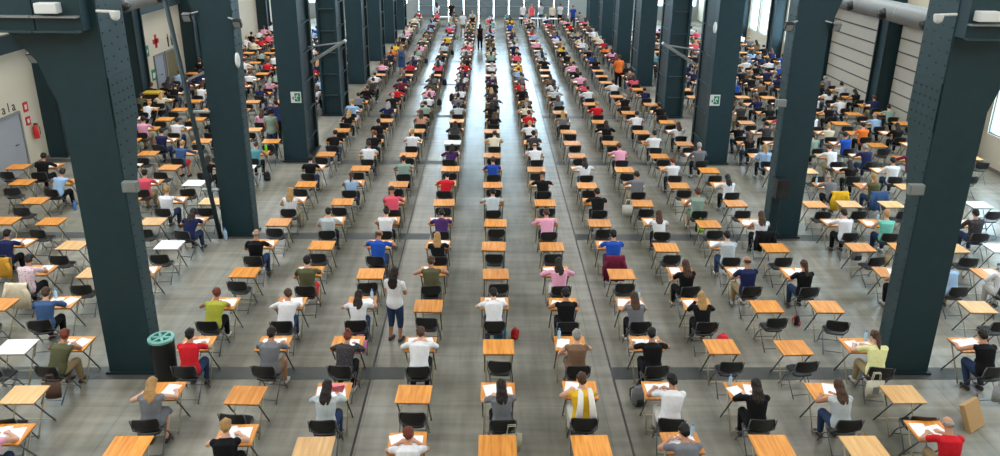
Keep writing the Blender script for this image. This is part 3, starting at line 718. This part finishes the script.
# ------------------------------------------------------------------ who sits where
CX = {k: .211 + 1.45*k for k in range(-4, 5)}
CX.update({5: 7.3, 6: 9.55, 7: 10.6, 8: 11.85, 9: 13.1, 10: 14.4, 11: 15.7, 12: 17.0, -5: -7.9, -6: -9.0, -7: -10.33, -8: -11.65, -9: -12.92, -10: -14.18, -11: -15.2})
RY = [9.66569 + 1.5189*r for r in range(36)]
RY[0] += .06; RY[1] -= .1; RY[2] -= .1
SEATS = """0: -5:Pklnj1 -4:- -3:Kksbk0 -2:= -1:Wtsrk1 0:- 1:- 2:Gtskj1o 3:- 4:= 5:Rtbgb0
1: -5:= -4:Gklbd5 -3:- -2:Hlldj0p -1:- 0:Gtldk0 1:Yksnw0 2:Wtskw4 3:Klldk0o 4:Hklnj0 5:= 6:Wklnk0o
2: -6:_ -5:Oksrb4 -4:Rtskj0 -3:Gtsds0 -2:Dlurk1 -1:Wlsnk1 0:- 1:Eksgd3o 2:Ktskk5o 3:- 4:- 5:Itpnb0o 6:Kksdj5 7:=
3: -7:- -6:Jlsnk0o -4:Xksrk4 -3:Wlsnj0 -2:Wtldj0o -1:- 0:Wtskj1 1:Kkskk0 2:Gklnk0o 3:Kllbk0 4:- 5:- 7:=
4: -7:Ftsdk0 -6:- -5:Dtskb2 -4:- -3:Otskr3 -2:- -1:Oksnd0 0:- 1:Plldw5 2:- 3:Ktlnk3 4:Ntbnb3 5:Ktpnj3 6:Ctsnk3o 7:Ltsnb0 8:Wllnw3
5: -8:Ntskk0 -7:- -6:_ -5:_ -4:Ktbgj3 -3:- -2:Btbnj5 -1:Ktlbk0 0:- 1:- 2:Btskj0 3:- 4:Htskj0 5:- 6:- 7:- 8:= 9:_
6: -9:- -8:- -6:- -5:Ntldj0 -4:- -3:Htsdk3 -2:Wkudk0 -1:Vtskj1 0:- 1:Plsnk1 2:- 3:Wtlnk0 4:- 5:Wklnk3 6:Wtsdk0 7:Zksbj3o 9:Dlskj3
7: -9:- -7:- -6:Wksbj3 -5:- -4:Wklbb3 -3:- -2:Qtcgk0 -1:- 0:Htskk1 1:- 2:Ktskk1 3:- 4:Sksny3 5:- 6:- 7:= 8:= 10:_
8: -10:- -9:Lksdk0l -7:Qtskb3 -6:_ -4:- -3:Lkpnk0 -2:- -1:Rtskk0 0:- 1:Ktckk0 2:- 3:Gtsdb0 4:- 5:Wlldk0 7:Gtbgk1o 8:Okpbj3 9:=
9: -11:- -10:Klskk0 -8:Klldk0 -7:- -6:Ktldk0 -5:_ -4:Ktskj3 -3:- -2:Stsdk0 -1:- 0:Btsnj0 1:- 2:Wtldj0 3:- 4:Wtsrk0 5:- 6:Stskk0 7:= 8:Ktldk5 9:Wlskj3 11:=
10: -8:- -7:Jlsbr0 -6:- -5:Tksnk0g -4:- -3:Wtsdk0 -2:- -1:Vlldk0 0:- 1:Wtbnj1 2:- 3:Ptsnk1 4:- 5:Glsgk3 6:Llpbk3 8:Wlsnb1 9:Ntsgj0 10:Mlldw5 12:=
11: -9:- -8:Nksdj3 -7:- -5:- -4:Ktskj1 -3:Ktsrk0 -2:Wtsbk0 -1:_ 0:Ctsdk1 1:Dtskk0 2:- 3:- 4:Wtskk0 5:- 6:Kklnj0 8:Stskk0 9:Bksdw3 10:- 11:Ktskj3
12: -9:Ptskb3 -8:Wtskj0 -7:Klskk0 -6:- -4:- -3:Ktskk0 -2:- -1:Dlldk1 0:- 1:Wtsbk1 2:- 3:Klldk0 4:- 5:Wtlnk0 7:Dtskk0 9:Ckubj0 10:Atsdk3 11:Klldk3
13: -10:Klskk0 -9:- -8:- -4:Ktlbk0 -3:- -2:Uklnj0 -1:- 0:Ktlnk1 1:Rtsnk0 2:Gtlbk0 3:- 4:Wtskk1 5:- 7:- 9:Wlldk1 10:- 11:Ltsgk1"""
FAR = """13:-10K -9S -8K -2U 0K 2G 3- 4W 5- 7- 9D 10W 11A
14:-10W -8- -6N -3N -2S -1H 1C 3R 4- 5K 7D 8K 10K 11-
15:-10C -9- -7- -4G -3K -1G 0D 2G 4K 5- 11W
16:-11K -10K -9W -4K -3R -2P 1K 2H 3W 4- 5N 8- 11W
17:-11D -8A -7P -4D -3M -2O -1N 0K 1R 2W 4W 5- 8B 9E
18:-8W -4W -2G -1W 0V 1G 3P 4- 5Q
19:-8- 2- 4- 9K
20:-9W -8R -5A -4P -3R -2Q -1R 0W 1Y 3P 4- 10K 11B
21:-9- -8W -3N 2K 4K
22:-9S -2K -1D 1Q 3K 5M 11N
23:-10- -4A -3S 0C 2L 4K 11L
24:-4Y -2H -1Q 1N 3Y 5A
25:-10R 0O 2P 4W 5R
26:-11K -2Y -1D 1O 3W 12G
27:-4H -3E 0N 2L 4N 5C
28:1E 3E 5W
29:-4C -2Q -1O 0P 2G 4K
30:-3D 1B 3M 5E
32:0Q 1Y 4P
33:2P 3W 5G"""
seats = {}
for line in SEATS.split('\n'):
    r, rest = line.split(': ', 1)
    for w in rest.split():
        c, code = w.split(':'); seats[(int(r), int(c))] = code
rnd = random.Random(11)
def rand_code(shirt=None):
    return (shirt or rnd.choice('WWWHGKKKDNNLPCSTBREOQ')) + rnd.choice('tttkll') + rnd.choice('sssllpu') + rnd.choice('kkdddnnnbg') + rnd.choice('jjkkbd') + str(rnd.choice((0, 0, 1, 1, 4, 5, 3)))
for line in FAR.split('\n'):
    r, rest = line.split(':'); r = int(r)
    for w in rest.split():
        c, k = int(w[:-1]), w[-1]
        if (r, c) in seats: continue
        seats[(r, c)] = '-' if k == '-' else rand_code(k)
for r in range(13, 35):
    for c in CX:
        if (r, c) in seats: continue
        if c in (0,) and r == 34: continue
        if r > 29 and not -4 <= c <= 5: continue
        seats[(r, c)] = rand_code() if rnd.random() < (.8 if r > 17 else .66) else '-'
for r in (11, 12):
    for c in (-10, -11, -6, 6, 7, 12):
        if (r, c) not in seats and rnd.random() < .7: seats[(r, c)] = rand_code()
# seats that the pillars hide from the aisle between them are kept out of the individual count
boxes = [(x0, x1, y) for y in PY for x0, x1 in ((-7.4, -6.5), (8.0, 8.9))]
def hidden(x, y):
    a = px((x, y-.5, .95)); b = px((x, y, .74)); hit = 0
    for (x0, x1, yp) in boxes:
        if yp > y: continue
        e0 = [px((q, yp, z)) for q in (x0, x1) for z in (0, 4)]
        hh = 0
        for s in (a, b):
            zl, zr = [], []
            l0, l1, r0, r1 = e0[0], e0[1], e0[2], e0[3]
            if s[1] > max(l0[1], r0[1]): continue
            tl = (s[1]-l0[1])/(l1[1]-l0[1]); tr = (s[1]-r0[1])/(r1[1]-r0[1])
            xl = l0[0]+tl*(l1[0]-l0[0]); xr = r0[0]+tr*(r1[0]-r0[0])
            if xl-1 < s[0] < xr+1: hh += 1
        if hh == 2: return True
    return False
def in_frame(x, y):
    a = px((x, y, .74)); return -25 < a[0] < 1025 and a[1] < 475
def rowname(r): return ORD[r] + ' row'
def colname(c):
    if c <= -5: return ORD[-5-c] + ' column outside left pillars'
    if c <= 0: return ORD[c+4] + ' column inside left pillars'
    if c <= 5: return ORD[5-c] + ' column inside right pillars'
    return ORD[c-6] + ' column outside right pillars'
NUDGE = {(0, -5): (.3, .18), (0, 5): (-.02, .3), (0, -3): (.13, .2), (1, 6): (-.1, 0), (2, 7): (-.3, .1), (10, 10): (.15, -.2)}
cells = sorted(seats, key=lambda rc: (CX[rc[1]])**2 + RY[rc[0]]**2)
vis = []; rest = []
for rc in cells:
    x, y = CX[rc[1]], RY[rc[0]]
    if rc[0] <= 12:
        if in_frame(x, y): vis.append(rc)
    elif not in_frame(x, y): continue
    elif hidden(x, y): rest.append(rc)
    else: vis.append(rc)
NMAX = 296
n_d = n_p = n_s = 0
far_desks = []; far_chairs = []; far_people = []; far_sheets = []
def place_desk(rc, x, y, rz, kind, state):
    near = rc[0] <= 9
    t = thing('folding_desk', '%s folding desk, %s, %s, %s' % ({'w': 'white-topped', 'p': 'pale-topped wood', 'o': 'orange wood'}[kind], state, rowname(rc[0]), colname(rc[1])), 'desk', (x, y, 0), rz, 'folding exam desks')
    obj('desk_top', D_TOP, t, m={'w': M_WHITE, 'p': M_PALE, 'o': M_WOOD}[kind])
    if near:
        obj('rail', D_RAIL, t)
        for l in D_BAR: obj('crossbar', l, t)
        for l in D_LEGS: obj('leg', l, t)
    else: obj('leg_frame', D_FRAME, t)
    return t
def place_chair(rc, x, y, rz, state):
    t = thing('folding_chair', 'black folding chair, %s, %s, %s' % (state, rowname(rc[0]), colname(rc[1])), 'chair', (x, y, 0), rz, 'black folding chairs')
    obj('seat', C_SEAT, t); obj('backrest', C_BACK, t)
    if rc[0] <= 9:
        for l in C_LEGS: obj('leg', l, t)
        for l in C_BAR: obj('crossbar', l, t)
    else: obj('leg_frame', C_FRAME, t)
f = MB(); f.box(-.12, .12, -.165, .165, 0, .002); SHEET = f.mesh('paper_sheet', M_PAPER)
def sheet(rc, x, y, a, which, m=M_PAPER):
    o = one('paper_sheet', '%s on the desk in %s, %s' % (which, rowname(rc[0]), colname(rc[1])), 'paper', SHEET, (x, y, .741), a, 'exam papers on desks')
    if m is not M_PAPER:
        for sl in o.material_slots: sl.link = 'OBJECT'; sl.material = m
def bottle(x, y, z, label, liquid=None, h=.22):
    k = h/.22
    t = thing('water_bottle', label, 'bottle', (x, y, z), group='drinks bottles')
    obj('bottle_body', lathe([(.03*k, 0), (.034*k, .01*k), (.034*k, .13*k), (.03*k, .16*k), (.014*k, .19*k), (.013*k, .205*k)], 10).mesh('bottle_body', liquid or M_BLUEP, True), t)
    obj('cap', lathe([(.016*k, .2*k), (.016*k, .225*k)], 10).mesh('cap', M_LBLUE), t)
for rc in vis:
    r, c = rc; code = seats[rc]; x, y = CX[c], RY[r]; rr = random.Random(r*100+c+5000)
    dx, dy = NUDGE.get(rc, (0, 0)); x += dx + rr.uniform(-.04, .04); y += dy + rr.uniform(-.03, .03)
    occ = code[0] not in '-=_'; hi = r <= 7
    rz = rr.uniform(-.04, .04)
    kind = {'=': 'p', '_': 'w'}.get(code[0], 'o')
    if occ: y += .1
    if not occ and c <= -5 and r < 9 and rr.random() < .3 and kind == 'o': kind = 'p'  # some empty left-bay tops go pale, glare put into the colour
    solo = n_d < NMAX
    if solo:
        place_desk(rc, x, y, rz, kind, 'in use' if occ else 'unoccupied'); n_d += 1
    else: far_desks.append((x, y, rz))
    cx, cy = (x + rr.uniform(-.03, .05), y-.34-rr.uniform(0, .06)) if not occ else (x + rr.uniform(-.04, .08), y-.62)
    if not occ and (c <= -5 or c >= 5): cy -= .12; cx += .06*(1 if c < 0 else -1)*rr.random()
    crz = rz + rr.uniform(-.1, .1) + (0 if -4 <= c <= 4 else rr.uniform(-.15, .15))
    if solo:
        place_chair(rc, cx, cy, crz, 'taken' if occ else 'vacant')
    else: far_chairs.append((cx, cy, crz))
    if not occ: continue
    pose = int(code[5])
    if pose == 0 and r > 1: pose = rr.choice((0, 0, 4, 0, 5, 2))
    if solo or n_p < 292:
        n_p += 1; wm = code[2] in 'lpu'
        p = make_person(cx, cy+.02, crz*.6 + rr.uniform(-.06, .06), code, who(code) + ', %s, %s' % (rowname(r), colname(c)), 'people writing at desks', pose, hi, rr.uniform(.91, .95) if wm else rr.uniform(.94, .99))
    else: far_people.append((cx, cy+.02, crz*.5, code, pose))
    # papers
    ns = (2 if rr.random() < .72 else 1) if r <= 9 else 1
    if c % 2 == 0 and ns == 1: sx = .13
    else: sx = -.13
    sp = [(sx*rr.uniform(.7, 1.2), rr.uniform(-.04, .06)), (-sx*rr.uniform(.6, 1.1), rr.uniform(-.05, .06))]
    for k in range(ns):
        if n_s < 290:
            nm = ('white paper sheet' if ns == 1 else ('left white paper sheet' if (sp[k][0] < sp[1-k][0]) else 'right white paper sheet'))
            sheet(rc, x + sp[k][0], y + sp[k][1], rr.uniform(-.35, .35), nm); n_s += 1
        else: far_sheets.append((x + sp[k][0], y + sp[k][1], rr.uniform(-.3, .3)))
    if 'p' in code[6:]: sheet(rc, x + .02, y + .1, 1.45, 'pink paper folder', M_PINKP)
    for ch in code[6:]:
        if ch == 'o': bottle(x + .2*rr.choice((-1, 1, 1)), y + .17, .741, 'clear water bottle on the desk in %s, %s' % (rowname(r), colname(c)))
        if ch == 'g': bottle(x + .2, y + .1, .741, 'lime green bottle on the desk in %s, %s' % (rowname(r), colname(c)), M_LIME, .3)
        if ch == 'l': bottle(x + .42, y - .5, 0, 'bright blue bottle on the floor in %s, %s' % (rowname(r), colname(c)), M_LBLUE, .3)
for rc in rest:
    r, c = rc; code = seats[rc]; x, y = CX[c], RY[r]; far_desks.append((x, y, 0))
    if code[0] in '-=_': far_chairs.append((x, y-.36, 0))
    else: far_chairs.append((x, y-.6, 0)); far_people.append((x, y-.6, 0, code, int(code[5])))
# the remaining, smallest ones far away: one object of each kind
def merged(name, items):
    """items: (mesh, matrix, material or None)"""
    mats = []; vs = []; loops = []; starts = []; tot = []; mi = []; nv = nl = 0
    for me, M, mm in items:
        co = np.empty(len(me.vertices)*3, np.float32); me.vertices.foreach_get('co', co); co = co.reshape(-1, 3)
        A = np.array(M); vs.append(co @ A[:3, :3].T + A[:3, 3])
        li = np.empty(len(me.loops), np.int32); me.loops.foreach_get('vertex_index', li); loops.append(li + nv)
        ls = np.empty(len(me.polygons), np.int32); me.polygons.foreach_get('loop_start', ls); starts.append(ls + nl)
        pm = np.empty(len(me.polygons), np.int32); me.polygons.foreach_get('material_index', pm)
        use = [mm] if mm else list(me.materials); idx = []
        for q in use:
            if q not in mats: mats.append(q)
            idx.append(mats.index(q))
        mi.append(np.array(idx, np.int32)[np.clip(pm, 0, len(idx)-1)]); nv += len(co); nl += len(li)
    me = bpy.data.meshes.new(name); V_ = np.concatenate(vs); Lp = np.concatenate(loops); St = np.concatenate(starts); Mi = np.concatenate(mi)
    me.vertices.add(len(V_)); me.vertices.foreach_set('co', V_.astype(np.float32).ravel()); me.loops.add(len(Lp)); me.loops.foreach_set('vertex_index', Lp)
    me.polygons.add(len(St)); me.polygons.foreach_set('loop_start', St)
    for q in mats: me.materials.append(q)
    me.polygons.foreach_set('material_index', Mi); me.update(calc_edges=True); me.validate(); return me
def T(x, y, rz, z=0, s=1): return Matrix.Translation((x, y, z)) @ Matrix.Rotation(rz, 4, 'Z') @ Matrix.Scale(s, 4)
def stuff(name, label, cat, items):
    if not items: return
    o = obj(name, merged(name, items)); tag(o, label, cat); o['kind'] = 'stuff'
stuff('folding_desk', 'small far rows of orange desks near the glass end wall', 'desks', [(q, T(*d), None) for d in far_desks for q in (D_TOP, D_FRAME)])
stuff('folding_chair', 'small far rows of black chairs near the glass end wall', 'chairs', [(q, T(*d), None) for d in far_chairs for q in (C_SEAT, C_BACK, C_FRAME)])
stuff('paper_sheet', 'small white papers on the far rows of desks', 'papers', [(SHEET, T(d[0], d[1], d[2], .741), None) for d in far_sheets])
it = []
for (x, y, rz, code, pose) in far_people:
    M = T(x, y, rz); p = POSES[pose]
    it += [(mesh_of('body', pose, '', False), M, SKINS[0]), (mesh_of('top', pose, code[1], False), M, cloth(code[0])), (mesh_of('bottom', pose, BOTK[code[4]], False), M, cloth(code[4] if code[4] != 'd' else code[0])),
           (mesh_of('hair', pose, code[2], False), M @ head_frame(p), hairmat(code[3]))]
stuff('person', 'small far rows of seated people near the glass end wall', 'people', it)

# ------------------------------------------------------------------ people on their feet
def stand(x, y, rz, code, pose, label, s=1.): return make_person(x, y, rz, code, label, 'people standing', pose, y < 30, s)
stand(-1.92, 14.05, -.3, 'Wtldj', 10, 'woman in white blouse and dark capri trousers standing in the aisle between desks', .945)
stand(-8.0, 27.0, -.1, 'Stsdj', 11, 'person in sage T-shirt and jeans standing with back turned beyond the second left pillar', 1.0)
stand(-8.05, 28.6, .7, 'Ntskk', 12, 'person in navy bending over a desk beyond the second left pillar', 1.)
stand(6.9, 38.9, .05, 'Atsnk', 11, 'person in orange top and black trousers standing beside right-hand desks', 1.)
stand(-4.85, 42.3, 0, 'Jklbd', 11, 'woman in denim dress with blue backpack walking between far desks', .95)
stand(-1.84, 56.6, 0, 'Wtsns', 13, 'person in white shirt and dark shorts walking up the far aisle', 1.0)
stand(-.5, 50.6, .1, 'Kkldk', 13, 'woman in black standing in the far centre aisle', .96)
for k, (x, y, code, lb) in enumerate(((2.9, 62.5, 'Wtsdk', 'white T-shirt, first in the staff group'), (3.6, 62.2, 'Qklnj', 'coral top, second in the staff group'), (4.4, 63.2, 'Htskj', 'pale grey T-shirt, third in the staff group'), (5.3, 62.4, 'Ctlnk', 'cream T-shirt, fourth in the staff group'), (6.0, 63, 'Wtsnk', 'white T-shirt beside the person in cream'), (6.9, 61.5, 'BtskB', 'blue overalls beside the last column of desks'), (-4.2, 63, 'Wtldk', 'white T-shirt behind a far table, first of two'), (-3.0, 63.3, 'Ktsdk', 'black T-shirt behind a far table, second of two'))):
    stand(x, y, pi if k % 2 else .3, code.replace('B', 'B')[:4] + ('j' if code[4] == 'B' else code[4]), 11, 'person in ' + lb + ' by the glass end wall')
for k, (x, y) in enumerate(((3.3, 61.6), (4.9, 61.5), (-3.6, 62.0))):
    t = thing('trestle_table', 'white staff table by the glass end wall, %s from the right pillars' % ORD[(1, 0, 2)[k]], 'table', (x, y, 0), group='staff tables')
    f = MB(); f.box(-.75, .75, -.35, .35, .71, .74); obj('table_top', f.mesh('table_top', M_WHITE), t)
    for a in (-.68, .68):
        for b in (-.3, .3): f = MB(); f.cyl((a, b, 0), (a, b, .71), .02, None, None, 8); obj('leg', f.mesh('leg', M_GLEG), t)

# ------------------------------------------------------------------ bags, jackets, bin
def blob(f, voxel, name, m, s=3): return remesh(f, name, voxel, m, s)
def backpack(x, y, z, rz, m, label, m2=None, k=1.):
    t = thing('backpack', label, 'backpack', (x, y, z), rz, 'backpacks')
    f = MB(); f.loft([((0, 0, .02), (.13*k, 0, 0), (0, .08*k, 0)), ((0, -.01, .12*k), (.15*k, 0, 0), (0, .1*k, 0)), ((0, 0, .3*k), (.135*k, 0, 0), (0, .085*k, 0)), ((0, .01, .4*k), (.08*k, 0, 0), (0, .05*k, 0))], None, 14)
    t = obj('bag_body', blob(f, .012, 'bag_body', m), t)
    f = MB(); f.loft([((0, -.1*k, .05*k), (.1*k, 0, 0), (0, .03*k, 0)), ((0, -.11*k, .18*k), (.095*k, 0, 0), (0, .03*k, 0))], None, 10); obj('front_pocket', f.mesh('front_pocket', m2 or m, True), t)
    for s in (-1, 1):
        f = MB(); f.tube([(s*.06*k, .07*k, .36*k), (s*.09*k, .14*k, .28*k), (s*.09*k, .13*k, .14*k), (s*.1*k, .07*k, .06*k)], .014, None, 6); obj('strap', f.mesh('strap', m2 or m, True), t)
    f = MB(); f.tube([(-.03, .03, .39*k), (0, .03, .44*k), (.03, .03, .39*k)], .008); obj('handle', f.mesh('handle', m2 or m), t)
def tote(x, y, z, rz, m, label, printed=False, k=1.):
    t = thing('tote_bag', label, 'bag', (x, y, z), rz, 'shoulder bags')
    f = MB(); f.loft([((0, 0, .01), (.15*k, 0, 0), (0, .045*k, 0)), ((0, 0, .15*k), (.17*k, 0, 0), (0, .055*k, 0)), ((0, 0, .35*k), (.175*k, 0, 0), (0, .025*k, 0))], None, 16); b_ = obj('bag_body', f.mesh('bag_body', m, True), t)
    for s in (-1, 1):
        f = MB(); f.tube([(-.08*k, s*.02, .34*k), (-.06*k, s*.02, .52*k), (.06*k, s*.02, .52*k), (.08*k, s*.02, .34*k)], .009, None, 5); obj('handle', f.mesh('handle', m), t)
    if printed:
        f = MB(); f.box(-.06, .06, -.062, -.055, .1, .25); obj('print', f.mesh('print', M_GREYM), b_)
def draped(x, y, rz, m, label, long_=.55, z=.83):
    """a garment hung over a chair back"""
    t = thing('jacket', label, 'jacket', (x, y, 0), rz, 'jackets on chair backs')
    f = MB(); n = 11; vs = []; fs = []
    prof = [(.0, z-.3), (.02, z-.1), (.03, z), (-.02, z+.03), (-.07, z), (-.1, z-.15), (-.11, z-.35), (-.1, z-long_)]
    for i, (yy, zz) in enumerate(prof):
        for j in range(n):
            a = -1 + 2*j/(n-1); wob = .018*sin(j*2.1+i*.7)*min(1, i/4)
            vs.append((a*(.235 + .02*i/7), -.24 + yy + wob - .02*(1-a*a), zz + .015*sin(j*1.7)*(i == 7)))
    for i in range(len(prof)-1):
        for j in range(n-1): q = i*n+j; fs.append((q, q+1, q+n+1, q+n))
    f.add(vs, fs); me = f.mesh('cloth_body', m, True); o = obj('cloth_body', me, t)
    md = o.modifiers.new('thick', 'SOLIDIFY'); md.thickness = .022; md.offset = 0
    for s in (-1, 1):
        f = MB(); f.tube([(s*.2, -.34, z-.08), (s*.26, -.36, z-.25), (s*.24, -.35, z-.48)], [.05, .048, .038], None, 8); obj('sleeve', f.mesh('sleeve', m, True), t)
def seat_xy(r, c, occ=True): return CX[c], RY[r] + (.1-.62 if occ else -.36)
S_ = seat_xy
mm = lambda n, c: mat(n, s2l(*c), .75, bump=.3, scale=25, var=.15)
backpack(.3, 14.05, 0, .2, mm('teal_fabric', (20, 130, 150)), 'teal backpack on the floor behind the white-shirted person in the fourth row', mm('dark_teal', (14, 84, 100)))
backpack(.62, 14.1, 0, -.4, mm('red_fabric', (196, 40, 40)), 'small red backpack on the floor beside the teal backpack', k=.6)
x, y = S_(3, 3); backpack(x+.32, y-.3, .12, -.2, mm('bright_red_fabric', (220, 50, 60)), 'red backpack hanging from the chair of the blond person in black')
x, y = S_(7, 4); backpack(x, y-.4, .22, 0, mm('black_fabric', (24, 26, 28)), 'black and lime backpack hung behind the person in sage, eighth row', mm('lime_fabric', (150, 210, 40)))
backpack(2.84, 11.8, 0, .4, mm('grey_fabric', (110, 112, 116)), 'grey and black backpack on the floor behind the black T-shirt, third row', mm('black_fabric', (24, 26, 28)))
x, y = S_(6, 6); backpack(x+.2, y-.42, .1, .1, mm('grey_fabric', (110, 112, 116)), 'grey striped backpack behind the white T-shirt outside right pillars, seventh row', mm('black_fabric', (24, 26, 28)))
x, y = S_(4, 5); backpack(x-.35, y-.55, 0, .8, mm('black_fabric', (24, 26, 28)), 'small black and red backpack on the floor, fifth row, by the ponytailed person', mm('red_fabric', (196, 40, 40)), .6)
x, y = S_(10, -5); backpack(x+.45, y-.2, 0, .3, mm('black_fabric', (24, 26, 28)), 'black backpack on the floor beside the person in teal by second left pillar', k=.8)
for (r, c, dx, lb) in ((20, -2, .42, 'twenty-first'), (17, -2, .42, 'eighteenth'), (24, -3, .42, 'twenty-fifth'), (26, -2, .42, 'twenty-seventh')):
    x, y = S_(r, c); backpack(x+dx, y-.1, 0, .3, mm('black_fabric', (24, 26, 28)), 'black backpack on the floor beside the %s row of desks' % lb, k=.8)
x, y = S_(17, -1); backpack(x-.42, y-.1, .2, .3, mm('black_fabric', (24, 26, 28)), 'black backpack hanging beside the navy shirt in the nave, eighteenth row')
x, y = -4.85, 42.3; backpack(x, y-.2, .95, 0, mm('blue_fabric', (40, 80, 130)), 'blue backpack worn by the walking woman in denim dress')
x, y = S_(1, 0); tote(x+.22, y-.33, .22, .1, mm('patterned_canvas', (168, 166, 140)), 'patterned beige bag on the chair of the grey T-shirt, second row')
x, y = S_(2, 5); tote(x-.08, y-.33, .2, .05, mm('cream_canvas', (206, 200, 180)), 'cream tote bag with printed square hanging behind the pale yellow T-shirt', True)
x, y = S_(2, 6); tote(x+.05, y-.36, .12, 0, mm('grey_canvas', (140, 144, 148)), 'grey bag hanging behind the person in black top, third row')
x, y = S_(1, 4); tote(x+.26, y-.3, .1, .3, mm('tan_leather', (150, 116, 82)), 'tan bag hanging on the chair of the pale grey top, second row', k=.85)
x, y = S_(2, -5); tote(x+.02, y-.36, .2, .1, mm('brown_leather', (86, 62, 50)), 'brown leather bag hanging behind the person in olive top', k=.95)
x, y = S_(3, -2); tote(x+.12, y-.33, .1, .2, mm('pink_fabric', (210, 130, 170)), 'pink bag hanging behind the white T-shirt, fourth row', k=.8)
x, y = S_(8, 3); tote(x-.3, y-.3, .05, .1, mm('white_canvas', (214, 212, 204)), 'white canvas bag beside the grey T-shirt, ninth row', k=1.)
x, y = S_(8, 8); tote(x+.4, y-.2, 0, .8, mm('orange_fabric', (220, 110, 50)), 'orange bag beside the person in olive, ninth row', k=.9)
x, y = S_(6, 7); tote(x-.05, y-.45, 0, .2, mm('straw', (170, 150, 110)), 'straw bag on the floor behind the turquoise top, seventh row', k=.8)
x, y = S_(1, 1); t = thing('scarf', 'white scarf draped over the shoulders of the person in yellow top', 'scarf', (x+.02, y, 0))
for s, zz in ((-1, .66), (1, .56)):
    f = MB(); q = [(s*.07, .3, .9), (s*.075, .22, 1.06), (s*.085, .09, 1.04), (s*.1, -.035, .92), (s*.115, -.075, .77), (s*.12, -.085, zz-.06)]; rg = []
    for i, c in enumerate(q):
        tt = (V(q[min(i+1, 5)])-V(q[max(0, i-1)])).normalized(); rg.append((c, X_*(.035+.006*i), tt.cross(X_).normalized()*.018))
    f.loft(rg, None, 10); obj('scarf_end', f.mesh('scarf_end', mm('white_knit', (232, 230, 224)), True), t)
x, y = S_(5, 2); draped(x, y, 0, cloth('M'), 'burgundy jacket hung on the chair of the blue T-shirt', .62)
x, y = S_(4, 6); draped(x+.03, y, .05, cloth('N'), 'dark navy jacket hung on the chair of the cream T-shirt')
x, y = S_(6, 5); draped(x+.03, y, -.05, cloth('K'), 'black jacket hung on the chair beside second right pillar', .5)
x, y = S_(8, 7); draped(x+.05, y, .0, cloth('Y'), 'bright yellow jacket hung on the chair of the grey T-shirt outside right pillars')
x, y = S_(8, 8); draped(x, y, .0, cloth('J'), 'denim jacket hung on the chair of the person in olive')
x, y = S_(4, -7); draped(x, y, .0, cloth('C'), 'cream jacket hung on the chair of the floral T-shirt')
x, y = S_(4, 8); draped(x, y, .1, cloth('W'), 'white coat hung on the chair of the long-haired person at right edge', .6)
x, y = S_(5, -8); draped(x, y, .0, mm('mustard_fabric', (190, 140, 40)), 'mustard jacket hung on the chair of the navy T-shirt, sixth row', .45, .72)
t = thing('waste_bin', 'big black waste bin with teal slotted lid beside the first left pillar', 'bin', (-6.2, 12.6, 0)); t.scale = (.72, .72, 1.12)
obj('bin_body', lathe([(.27, 0), (.28, .02), (.32, .78), (.33, .8)], 24).mesh('bin_body', mat('bin_black', s2l(30, 32, 34), .5), True), t)
f = MB(); n = 28
for r0, r1 in ((.25, .335), (.0, .09)):
    vs = []; fs = []
    for k in range(n):
        a = 2*pi*k/n
        for rr_, zz in ((r0, .8), (r1, .8), (r1, .84), (r0, .85)): vs.append((rr_*cos(a), rr_*sin(a), zz))
    for k in range(n):
        for q in range(4): a = k*4+q; b = k*4+(q+1) % 4; c_ = ((k+1) % n)*4+(q+1) % 4; d_ = ((k+1) % n)*4+q; fs.append((a, b, c_, d_))
    f.add(vs, fs)
for k in range(6):
    f.box(.06, .28, -.035, .035, .805, .848, None, Matrix.Rotation(k*pi/3, 4, 'Z'))
obj('lid', f.mesh('lid', M_TEAL), t)
t = thing('waste_bin', 'dark bin with yellow top against the left wall column', 'bin', (-14.9, 33.0, 0))
f = MB(); f.box(-.35, .35, -.25, .25, 0, .95); obj('bin_body', f.mesh('bin_body', mat('bin_black', s2l(30, 32, 34), .5), bevel=.02), t)
f = MB(); f.box(-.37, .37, -.27, .27, .95, 1.02); obj('lid', f.mesh('lid', mat('yellow_plastic', s2l(190, 160, 50), .5)), t)
bottle(-7.25, 19.25, 0, 'blue water bottle standing at the foot of the second left pillar', M_BLUEP, .34)
f = MB(); f.box(-.24, .24, -.05, .05, 0, .5)
o = one('cardboard_folder', 'flat brown cardboard case leaning on a desk leg at right edge', 'case', f.mesh('cardboard_folder', M_CARD, bevel=.01), (8.8, 11.1, .0), .5); o.rotation_euler = (-.45, 0, .55)

# ------------------------------------------------------------------ light
w = bpy.data.worlds.new('world'); sc.world = w; w.use_nodes = True
bg = w.node_tree.nodes['Background']; bg.inputs[0].default_value = (.72, .9, 1, 1); bg.inputs[1].default_value = 12
def area(x, y, sx, sy, e, colr=(1, .98, .94)):
    l = bpy.data.lights.new('skylight', 'AREA'); l.shape = 'RECTANGLE'; l.size = sx; l.size_y = sy; l.energy = e; l.color = colr
    o = bpy.data.objects.new('skylight', l); col.objects.link(o); o.location = (x, y, ZT-.1)
    l.cycles.cast_shadow = True; return o
area(-5.6, 32, 3.6, 66, 2050); area(7.1, 32, 3.6, 66, 2050); area(-11.6, 32, 5, 66, 5000); area(13.6, 32, 5, 66, 3900)
sc.view_settings.view_transform = 'Standard'; sc.view_settings.look = 'None'; sc.view_settings.exposure = 0
sc.cycles.use_denoising = True; sc.cycles.max_bounces = 6; sc.cycles.diffuse_bounces = 3; sc.cycles.glossy_bounces = 3; sc.cycles.transparent_max_bounces = 8; sc.cycles.sample_clamp_indirect = 4
print('counts', n_d, n_s, len(far_desks), len(far_people), len(bpy.data.objects))
